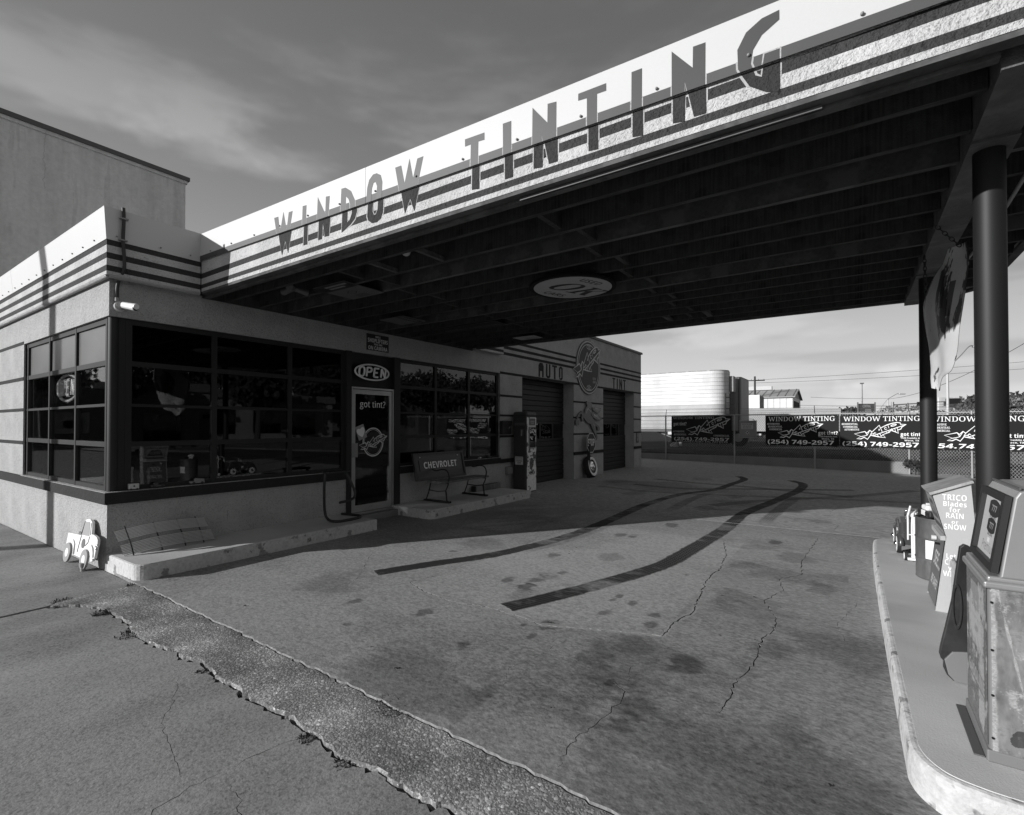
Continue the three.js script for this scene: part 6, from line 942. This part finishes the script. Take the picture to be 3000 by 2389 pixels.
{ const t = thing('grey_trailer', 'grey box trailer with rounded front edge beside the white trailer', 'trailer', [30, GY, 1.2]), x0 = 28.5, x1 = 31.2, z0 = -1.6, z1 = 1.17, p = [[x1, z0], [x1, z1], ...arc(x0 + 0.35, z1 - 0.35, 0.35, Math.PI / 2, Math.PI, 8), ...arc(x0 + 0.35, z0 + 0.35, 0.35, Math.PI, 1.5 * Math.PI, 8)]; part(t, 'box', slabXZ(p, 1.2, 4.2), M(0.2, { rough: 0.5, map: grimeCol })); for (let k = 0; k < 9; k++) part(t, 'seam', B(x0 - 0.006, x0, 1.4 + k * 0.32, 1.415 + k * 0.32, z0 + 0.35, z1 - 0.35), mat.dim); part(t, 'corner_post', cyl([x0 + 0.12, 2.7, z1 - 0.1], 'y', 0.06, 3.0, 12), mat.dim); part(t, 'roof', slabXZ(grow(p, 0.01), 4.2, 4.25), mat.mid); part(t, 'undercarriage', B(x0 + 1, x1, 0.9, 1.2, z0 + 0.2, z1 - 0.2), mat.black); trailerWheel(t, x0 + 0.4, 1.0); }
{ const t = thing('box_truck_body', 'white box truck body with dark rear doors behind the oil can sign', 'truck', [54.2, GY, -2]), x0 = 52.9, x1 = 55.5, ze = -1.33; part(t, 'box', B(x0, x1, 1.15, 4.54, -9, ze), M(0.8, { rough: 0.5 })); part(t, 'rear_door', B(x0 + 0.06, x1 - 0.06, 1.25, 4.4, ze + 0.002, ze + 0.05), mat.dim); for (let k = 0; k < 4; k++) part(t, 'marker_lamp', B(x0 + 0.3 + k * 0.55, x0 + 0.4 + k * 0.55, 4.43, 4.5, ze + 0.001, ze + 0.03), mat.black); part(t, 'bumper', B(x0, x1, 0.75, 0.9, ze - 0.1, ze + 0.1), mat.galv); part(t, 'chassis', B(x0 + 0.5, x1 - 0.5, 0.9, 1.15, -8.5, ze - 0.1), mat.black); trailerWheel(t, x0 + 0.3, -3.2); }
{ const t = thing('long_flat_trailer', 'long low white trailer roof seen above the middle banner', 'trailer', [46, GY, 3]), a = [44.8, 0.2], b = [48.4, 5.5]; const dir = V2(b[0] - a[0], b[1] - a[1]).normalize(), n = V2(dir.y, -dir.x), q = (s, d) => [a[0] + dir.x * s + n.x * d, a[1] + dir.y * s + n.y * d], L = Math.hypot(b[0] - a[0], b[1] - a[1]); part(t, 'box', slabXZ([q(-2, 0), q(L, 0), q(L, 2.5), q(-2, 2.5)], 1.0, 2.95), M(0.75, { rough: 0.4, map: sheetCol, bumpMap: sheetBump, bumpScale: 0.02 })); part(t, 'floor_beam', slabXZ([q(-2, 0.2), q(L, 0.2), q(L, 2.3), q(-2, 2.3)], 0.8, 0.999), mat.black); for (const s of [0.5, 1.8]) part(t, 'tyre', cyl([q(s, 0.3)[0], GY + 0.5, q(s, 0.3)[1]], 'x', 0.5, 0.3), mat.rubber); }
{ // metal shed
  const t = thing('metal_shed', 'pale ribbed metal shed with a gable roof in the distance', 'building', [68, GY, -3]), x0 = 64.4, x1 = 74, zE = 0.55, zW = -14; part(t, 'wall', B(x0, x1, GY, 4.84, zW, zE), M(0.7, { rough: 0.6, map: sheetCol }));
  for (let k = 0; k < 22; k++) part(t, 'wall_rib', B(x0 - 0.03, x0, GY, 4.8, zE - 0.1 - k * 0.65, zE - 0.04 - k * 0.65), M(0.55, { rough: 0.6 }));
  const xm = (x0 + x1) / 2, gable = plateXY([[x0, 4.842], [x1, 4.842], [xm, 5.9]], zE - 0.3, zE); part(t, 'gable', gable, M(0.3, { rough: 0.6 }));
  for (const s of [-1, 1]) { const r0 = s < 0 ? x0 - 0.3 : x1 + 0.3, roof = part(t, 'roof', plateXY(s < 0 ? [[r0, 4.78], [xm, 5.92], [xm, 6.02], [r0, 4.88]] : [[xm, 5.92], [r0, 4.78], [r0, 4.88], [xm, 6.02]], zW - 0.2, zE + 0.25), M(0.35, { rough: 0.5 })); for (let k = 0; k < 18; k++) part(roof, 'standing_seam', plateXY([[r0, 4.885], [xm, 6.025], [xm, 6.07], [r0, 4.93]], zE - k * 0.82 - 0.05, zE - k * 0.82), M(0.3, { rough: 0.5 })); }
  part(t, 'ridge_vent', B(xm - 0.4, xm + 0.4, 6.02, 6.5, -10, -2.2), M(0.5, { rough: 0.5 })); for (let k = 0; k < 6; k++) part(t, 'gable_opening', B(x0 + 0.8 + k * 1.2, x0 + 1.5 + k * 1.2, 3.4, 4.4, zE + 0.002, zE + 0.03), mat.black);
}
{ const t = thing('store_sign', 'dark signboard reading CENTRAL GOODS above the banners', 'sign', [47.1, GY, 7.2]); part(t, 'post', B(46.72, 46.86, GY, 3.36, 6.62, 6.72), mat.dim); part(t, 'post', B(47.46, 47.6, GY, 3.36, 7.76, 7.86), mat.dim); const g = new THREE.BufferGeometry(), p = [[46.76, 2.45, 6.72], [47.5, 2.45, 7.76], [47.5, 3.24, 7.76], [46.76, 3.24, 6.72]]; const quad = [0, 1, 2, 0, 2, 3]; g.setAttribute('position', new THREE.Float32BufferAttribute(quad.flatMap((i) => p[i]), 3)); g.setAttribute('uv', new THREE.Float32BufferAttribute(quad.flatMap((i) => [[0, 0], [1, 0], [1, 1], [0, 1]][i]), 2)); g.computeVertexNormals(); part(t, 'board', g, new THREE.MeshPhysicalMaterial({ side: THREE.DoubleSide, roughness: 0.6, map: canvasTex(512, 320, (k, w, h) => { k.fillStyle = grey(0.1); k.fillRect(0, 0, w, h); k.fillStyle = grey(0.5); txt(k, 'CENTRAL', 130, 120, 270, 84); txt(k, 'GOODS', 210, 260, 200, 84); }) })); }
// street lamps, poles, wires
function lampPost(label, x, z, h, armX, armZ, armH) { const t = thing('street_lamp', label, 'street lamp', [x, GY, z], 'street lamps beyond the fence'); part(t, 'pole', bar([x, GY, z], [x, h, z], h * 0.018, h * 0.012, 12), M(0.5, { rough: 0.5 })); part(t, 'arm', tube([[x, h - 0.1, z], [lerp(x, armX, 0.5), lerp(h, armH, 0.55), lerp(z, armZ, 0.5)], [lerp(x, armX, 0.85), armH, lerp(z, armZ, 0.85)], [armX, armH, armZ]], h * 0.007, 6, 24), mat.galv); const hx = armX - x, hz = armZ - z, l = Math.hypot(hx, hz), q = [armX + (hx / l) * 0.8, armH, armZ + (hz / l) * 0.8]; part(t, 'lamp_head', new RoundedBoxGeometry(0.9, 0.16, 0.32, 2, 0.06).rotateY(-Math.atan2(hz, hx)).translate((armX + q[0]) / 2, armH - 0.02, (armZ + q[2]) / 2), M(0.55, { rough: 0.5 })); }
lampPost('tall street lamp seen between the two columns', 44.24, 11.85, 5.6, 45.3, 13.4, 7.08);
lampPost('far street lamp with a short arm right of the store sign', 85.7, 10.33, 5.33, 86.6, 11.6, 5.95);
function utilityPole(label, x, z, h, ang, y0 = GY, r = 0.14) { const t = thing('utility_pole', label, 'utility pole', [x, y0, z], 'wooden utility poles'), c = Math.cos(ang), s = Math.sin(ang), wd = M(0.07, { rough: 0.9, map: woodCol }); part(t, 'pole', bar([x, y0, z], [x, h, z], r, r * 0.75, 12), wd); part(t, 'cross_arm', bar([x - c * 1.1, h - 0.5, z - s * 1.1], [x + c * 1.1, h - 0.5, z + s * 1.1], 0.06), wd); for (const k of [-1, -0.4, 0.4, 1]) part(t, 'insulator', cyl([x + c * k, h - 0.38, z + s * k], 'y', 0.04, 0.14, 8), mat.mid); return t; }
utilityPole('utility pole with a short cross arm behind the box truck', 64.1, -3.42, 7.4, 1.2);
{ const t = thing('tall_mast', 'slender pale mast behind the store sign', 'mast', [71.4, GY, 7.2]); part(t, 'pole', bar([71.4, GY, 7.2], [71.4, 6.5, 7.2], 0.11, 0.06, 10), mat.galv); part(t, 'top', B(71.2, 71.6, 6.5, 6.62, 7.0, 7.4), mat.dim); }
{ const t = thing('traffic_signal', 'traffic signal mast arm above the banners', 'traffic signal', [60.9, GY, 9.6]); part(t, 'pole', bar([60.9, GY, 9.6], [60.9, 3.85, 9.6], 0.14, 0.12, 12), mat.galv); part(t, 'mast_arm', bar([60.9, 3.55, 9.6], [64.2, 3.95, 14.6], 0.06, 0.04, 8), mat.galv); part(t, 'signal_head', RB(62.2, 62.5, 3.45, 3.85, 11.6, 12.6, 0.04), mat.black); part(t, 'signal_head', RB(63.9, 64.2, 3.6, 4.2, 14.0, 15.2, 0.04), mat.black); }
{ const t = thing('billboard', 'white billboard far behind the slim column', 'billboard', [103.8, GY, 19]); const b = M(0.75, { rough: 0.6, map: grimeCol }); part(t, 'panel', slabXZ([[102.9, 17.6], [105, 21], [105.2, 20.9], [103.1, 17.5]], 4.0, 6.0), b); part(t, 'dark_panel', slabXZ([[103.0, 18.2], [104.6, 20.6], [104.65, 20.55], [103.05, 18.15]].map(([x, z]) => [x - 0.25, z]), 4.6, 5.3), mat.dim); part(t, 'leg', bar([103.4, GY, 18.2], [103.4, 4, 18.2], 0.15), mat.dim); part(t, 'leg', bar([104.7, GY, 20.3], [104.7, 4, 20.3], 0.15), mat.dim); }
{ const t = thing('low_shop', 'low dark shop front far behind the columns', 'building', [96, GY, 19]); part(t, 'wall', B(94, 102, GY, 3.2, 15.5, 26), M(0.18, { rough: 0.8, map: grimeCol })); part(t, 'canopy_band', B(93.8, 94, 2.6, 3.3, 15.5, 26), M(0.3, { rough: 0.7 })); for (let k = 0; k < 5; k++) part(t, 'window', B(93.85, 93.99, 1.2, 2.3, 16 + k * 2, 17.4 + k * 2), mat.black); }
function wireLine(label, a, b, sag, r = 0.018) { const t = thing('overhead_wire', label, 'wire', [a[0], a[1], a[2]], 'overhead wires'); const pts = []; for (let k = 0; k <= 12; k++) { const u = k / 12; pts.push([lerp(a[0], b[0], u), lerp(a[1], b[1], u) - sag * 4 * u * (1 - u), lerp(a[2], b[2], u)]); } part(t, 'cable', tube(pts, r, 5, 24), M(0.06, { rough: 0.6 })); }
wireLine('highest overhead wire crossing the sky behind the columns', [64, 6.95, -3.4], [70, 9.2, 40], 0.4); wireLine('second overhead wire below the highest one', [64, 6.6, -3.4], [70, 8.4, 40], 0.5); wireLine('low overhead wire above the metal shed', [70, 5.0, 2], [85.7, 5.3, 10.3], 0.1); wireLine('low overhead wire just over the store sign', [66, 3.9, 0.6], [88, 3.9, 24], 0.05);
wireLine('sagging wire rising right from the far street lamp', [85.7, 5.2, 10.3], [44.2, 9.5, 19], 1.3, 0.022); wireLine('stay wire at the far street lamp', [85.7, 5.2, 10.3], [83, GY, 7.0], 0);
// trees beyond the fence
tree('round dark tree left of the store sign', 106, 5.3, GY, 4.6, 3.0, 501, 2600, 0.5, 0, 'trees beyond the fence');
tree('tall leafy tree at the right edge behind the thick column', 60, 17.5, 0.06, 4.4, 3.2, 502, 6000, 0.28, 1, 'trees beyond the fence');
tree('pale bush behind the thick column', 55, 15.2, 0.06, 3.2, 2.0, 503, 3000, 0.25, 2, 'trees beyond the fence');
tree('dark tree on the horizon between the columns', 98, 16.2, GY, 3.6, 2.4, 504, 2000, 0.4, 0, 'trees beyond the fence');
tree('small tree between shed and store sign', 100, 3.2, GY, 3.4, 2.6, 505, 1800, 0.4, 0, 'trees beyond the fence');
// vine growing over the fence top
{ const t = thing('fence_vine', 'leafy vine climbing over the fence above the third banner', 'vine', onF(8.2, 0.4, -0.3)), R = rngOf(71), gs = []; for (let k = 0; k < 9; k++) gs.push(crown(onF(7.75 + k * 0.14 + R() * 0.08, 1.9 + R() * 0.2, -0.45), 0.2, 60, 0.055, 720 + k, 5, 0.6)); part(t, 'leaves', join(gs), leafM[3]); const st2 = []; for (let k = 0; k < 9; k++) st2.push(bar(onF(7.75 + k * 0.14, 0.3, -0.5), onF(7.75 + k * 0.14 + R() * 0.1, 1.95, -0.45), 0.008, 0.004, 5)); part(t, 'stems', join(st2), M(0.06)); }
{ const t = thing('fence_vine', 'leafy vine over the fence behind the thick column', 'vine', onF(10.6, 0.4, -0.3)), R = rngOf(74), gs = []; for (let k = 0; k < 5; k++) gs.push(crown(onF(10.3 + k * 0.3, 1.95 + R() * 0.2, -0.5), 0.25, 80, 0.055, 760 + k, 5, 0.7)); part(t, 'leaves', join(gs), leafM[3]); part(t, 'stems', join(Array.from({ length: 5 }, (_, k) => bar(onF(10.3 + k * 0.3, 0.06, -0.5), onF(10.3 + k * 0.3, 2, -0.5), 0.008, 0.004, 5))), M(0.06)); }
// weeds and grass below the fence (nobody could count the blades)
{ const R = rngOf(81), pos = []; for (let k = 0; k < 26000; k++) { const right = k > 9000, s = right ? 8.6 + R() * 5 : -2 + R() * 10.6, n = right ? -0.1 - R() * 4.5 : -0.25 - R() * 3, y = right ? 0.06 : 0.3, L = (right ? 0.1 : 0.07) + R() * 0.12, b = R() * 6.283, w = 0.006; const p = onF(s, y, n), tx = p[0] + Math.cos(b) * L * 0.6, tz = p[2] + Math.sin(b) * L * 0.6; pos.push(p[0] - Math.sin(b) * w, y, p[2] + Math.cos(b) * w, p[0] + Math.sin(b) * w, y, p[2] - Math.cos(b) * w, tx, y + L, tz); } const g = new THREE.BufferGeometry(); g.setAttribute('position', new THREE.Float32BufferAttribute(pos, 3)); g.computeVertexNormals(); const m = new THREE.Mesh(metreUV(g), leafM[2]); m.name = 'rough_grass'; m.castShadow = m.receiveShadow = true; m.userData = { kind: 'stuff', label: 'rough grass and weeds behind the chain-link fence', category: 'grass' }; scene.add(m); }
tree('low dark weed bush at the end of the retaining wall', onF(8.75, 0, 0.06)[0], onF(8.75, 0, 0.06)[2], 0, 0.5, 0.32, 506, 1400, 0.05, 0);

// ---------------------------------------------------------------- tall building behind, and what stands across the streets
{ const t = thing('tall_building', 'tall plain grey rendered building rising behind the station', 'building', [1, -0.09, -14]); part(t, 'wall', B(0.2, 4.385, -0.09, 8.28, -20, -9), mat.tall); part(t, 'coping', B(0.1, 4.42, 8.28, 8.36, -20.1, -8.95), mat.tall); part(t, 'roof_flashing', B(0.06, 4.46, 8.36, 8.46, -20.14, -8.9), mat.dim); }
utilityPole('wooden utility pole beside the side street', -6.9, -6.75, 9.5, 0.6, -0.03, 0.135);
{ const t = thing('white_shop', 'low white shop across the street', 'building', [12, -0.05, 33]); part(t, 'wall', B(2, 26, -0.05, 3.6, 32, 42), M(0.22, { map: grimeCol })); part(t, 'roof_band', B(1.8, 26.2, 3.6, 4.2, 31.8, 42), M(0.12)); for (let k = 0; k < 6; k++) part(t, 'window', B(4 + k * 3.6, 6.2 + k * 3.6, 0.7, 2.5, 31.93, 31.99), mat.glass); part(t, 'door', B(14.6, 15.6, 0, 2.2, 31.9, 31.99), mat.dim); }
{ const t = thing('brick_shop', 'dark low shop at the far end of the side street', 'building', [-12, -0.05, -50]); part(t, 'wall', B(-30, 0, -0.05, 4.6, -56, -46), M(0.04, { map: grimeCol })); part(t, 'roof_band', B(-30.2, 0.2, 4.6, 5.2, -56, -45.8), M(0.15)); for (let k = 0; k < 7; k++) part(t, 'window', B(-28 + k * 4, -26 + k * 4, 0.8, 2.6, -45.99, -45.93), mat.glass); }
tree('dark street tree by the side street', -6.5, -36, -0.05, 7.5, 3.6, 513, 3500, 0.4, 0, 'trees across the street');
{ const t = thing('dark_shop', 'low dark shop across the side street', 'building', [-40, -0.05, -20]); part(t, 'wall', B(-46, -34, -0.05, 3.2, -45, 4), M(0.12, { map: grimeCol })); part(t, 'roof_band', B(-46.2, -33.6, 3.2, 3.7, -45.2, 4.2), M(0.2)); for (let k = 0; k < 9; k++) part(t, 'window', B(-33.99, -33.93, 0.6, 2.6, -42 + k * 5, -39 + k * 5), mat.glass); }
for (const [x, z, h, r, s, l] of [[-22, 36, 9, 5, 521, 'tree far left across the street'], [12, 47, 12, 6, 522, 'tall tree behind the white shop'], [20, 46, 10, 5, 523, 'second tree behind the white shop'], [38, 34, 8, 4.5, 524, 'tree right of the white shop'], [47, 36, 9, 5, 525, 'rounded tree farther along the street'], [58, 38, 9, 5.5, 526, 'last tree down the street'], [7.5, 28.5, 6, 3, 528, 'small street tree before the white shop'], [17, 28.8, 6.5, 3, 529, 'second street tree before the white shop'], [-4, 38, 11, 5.5, 527, 'large tree across the street before the camera side']]) tree(l, x, z, -0.05, h, r, s, 3200, 0.42, 0, 'trees across the street');
{ const t = thing('corner_house', 'low pale house across the street at the corner', 'building', [-26, -0.05, 28]); part(t, 'wall', B(-34, -20, -0.05, 4.2, 24, 36), M(0.3, { map: grimeCol })); part(t, 'roof', B(-34.4, -19.6, 4.2, 4.7, 23.6, 36.4), M(0.1)); for (let k = 0; k < 4; k++) part(t, 'window', B(-33 + k * 3.4, -31.4 + k * 3.4, 1, 2.4, 23.94, 23.99), mat.glass); }
{ const t = thing('brick_store', 'two storey brick store down the street', 'building', [46, -0.05, 48]); part(t, 'wall', B(36, 60, -0.05, 7, 44, 54), M(0.1, { map: grimeCol })); part(t, 'parapet', B(35.8, 60.2, 7, 7.5, 43.8, 54.2), M(0.18)); for (let k = 0; k < 7; k++) part(t, 'window', B(37.5 + k * 3.2, 39 + k * 3.2, 4, 6, 43.94, 43.99), mat.glass); }
tree('bare-topped tree across the street', 4, 44, -0.05, 11, 5, 510, 5000, 0.4, 0, 'trees across the street'); tree('broad tree across the street beside the white shop', 30, 38, -0.05, 9, 4.5, 511, 5000, 0.4, 0, 'trees across the street'); tree('far tree across the street at the left', -12, 46, -0.05, 10, 5, 512, 4000, 0.4, 0, 'trees across the street');
utilityPole('utility pole across the street', 20, 29, 9, 0, -0.05);

renderer.render(scene, camera);
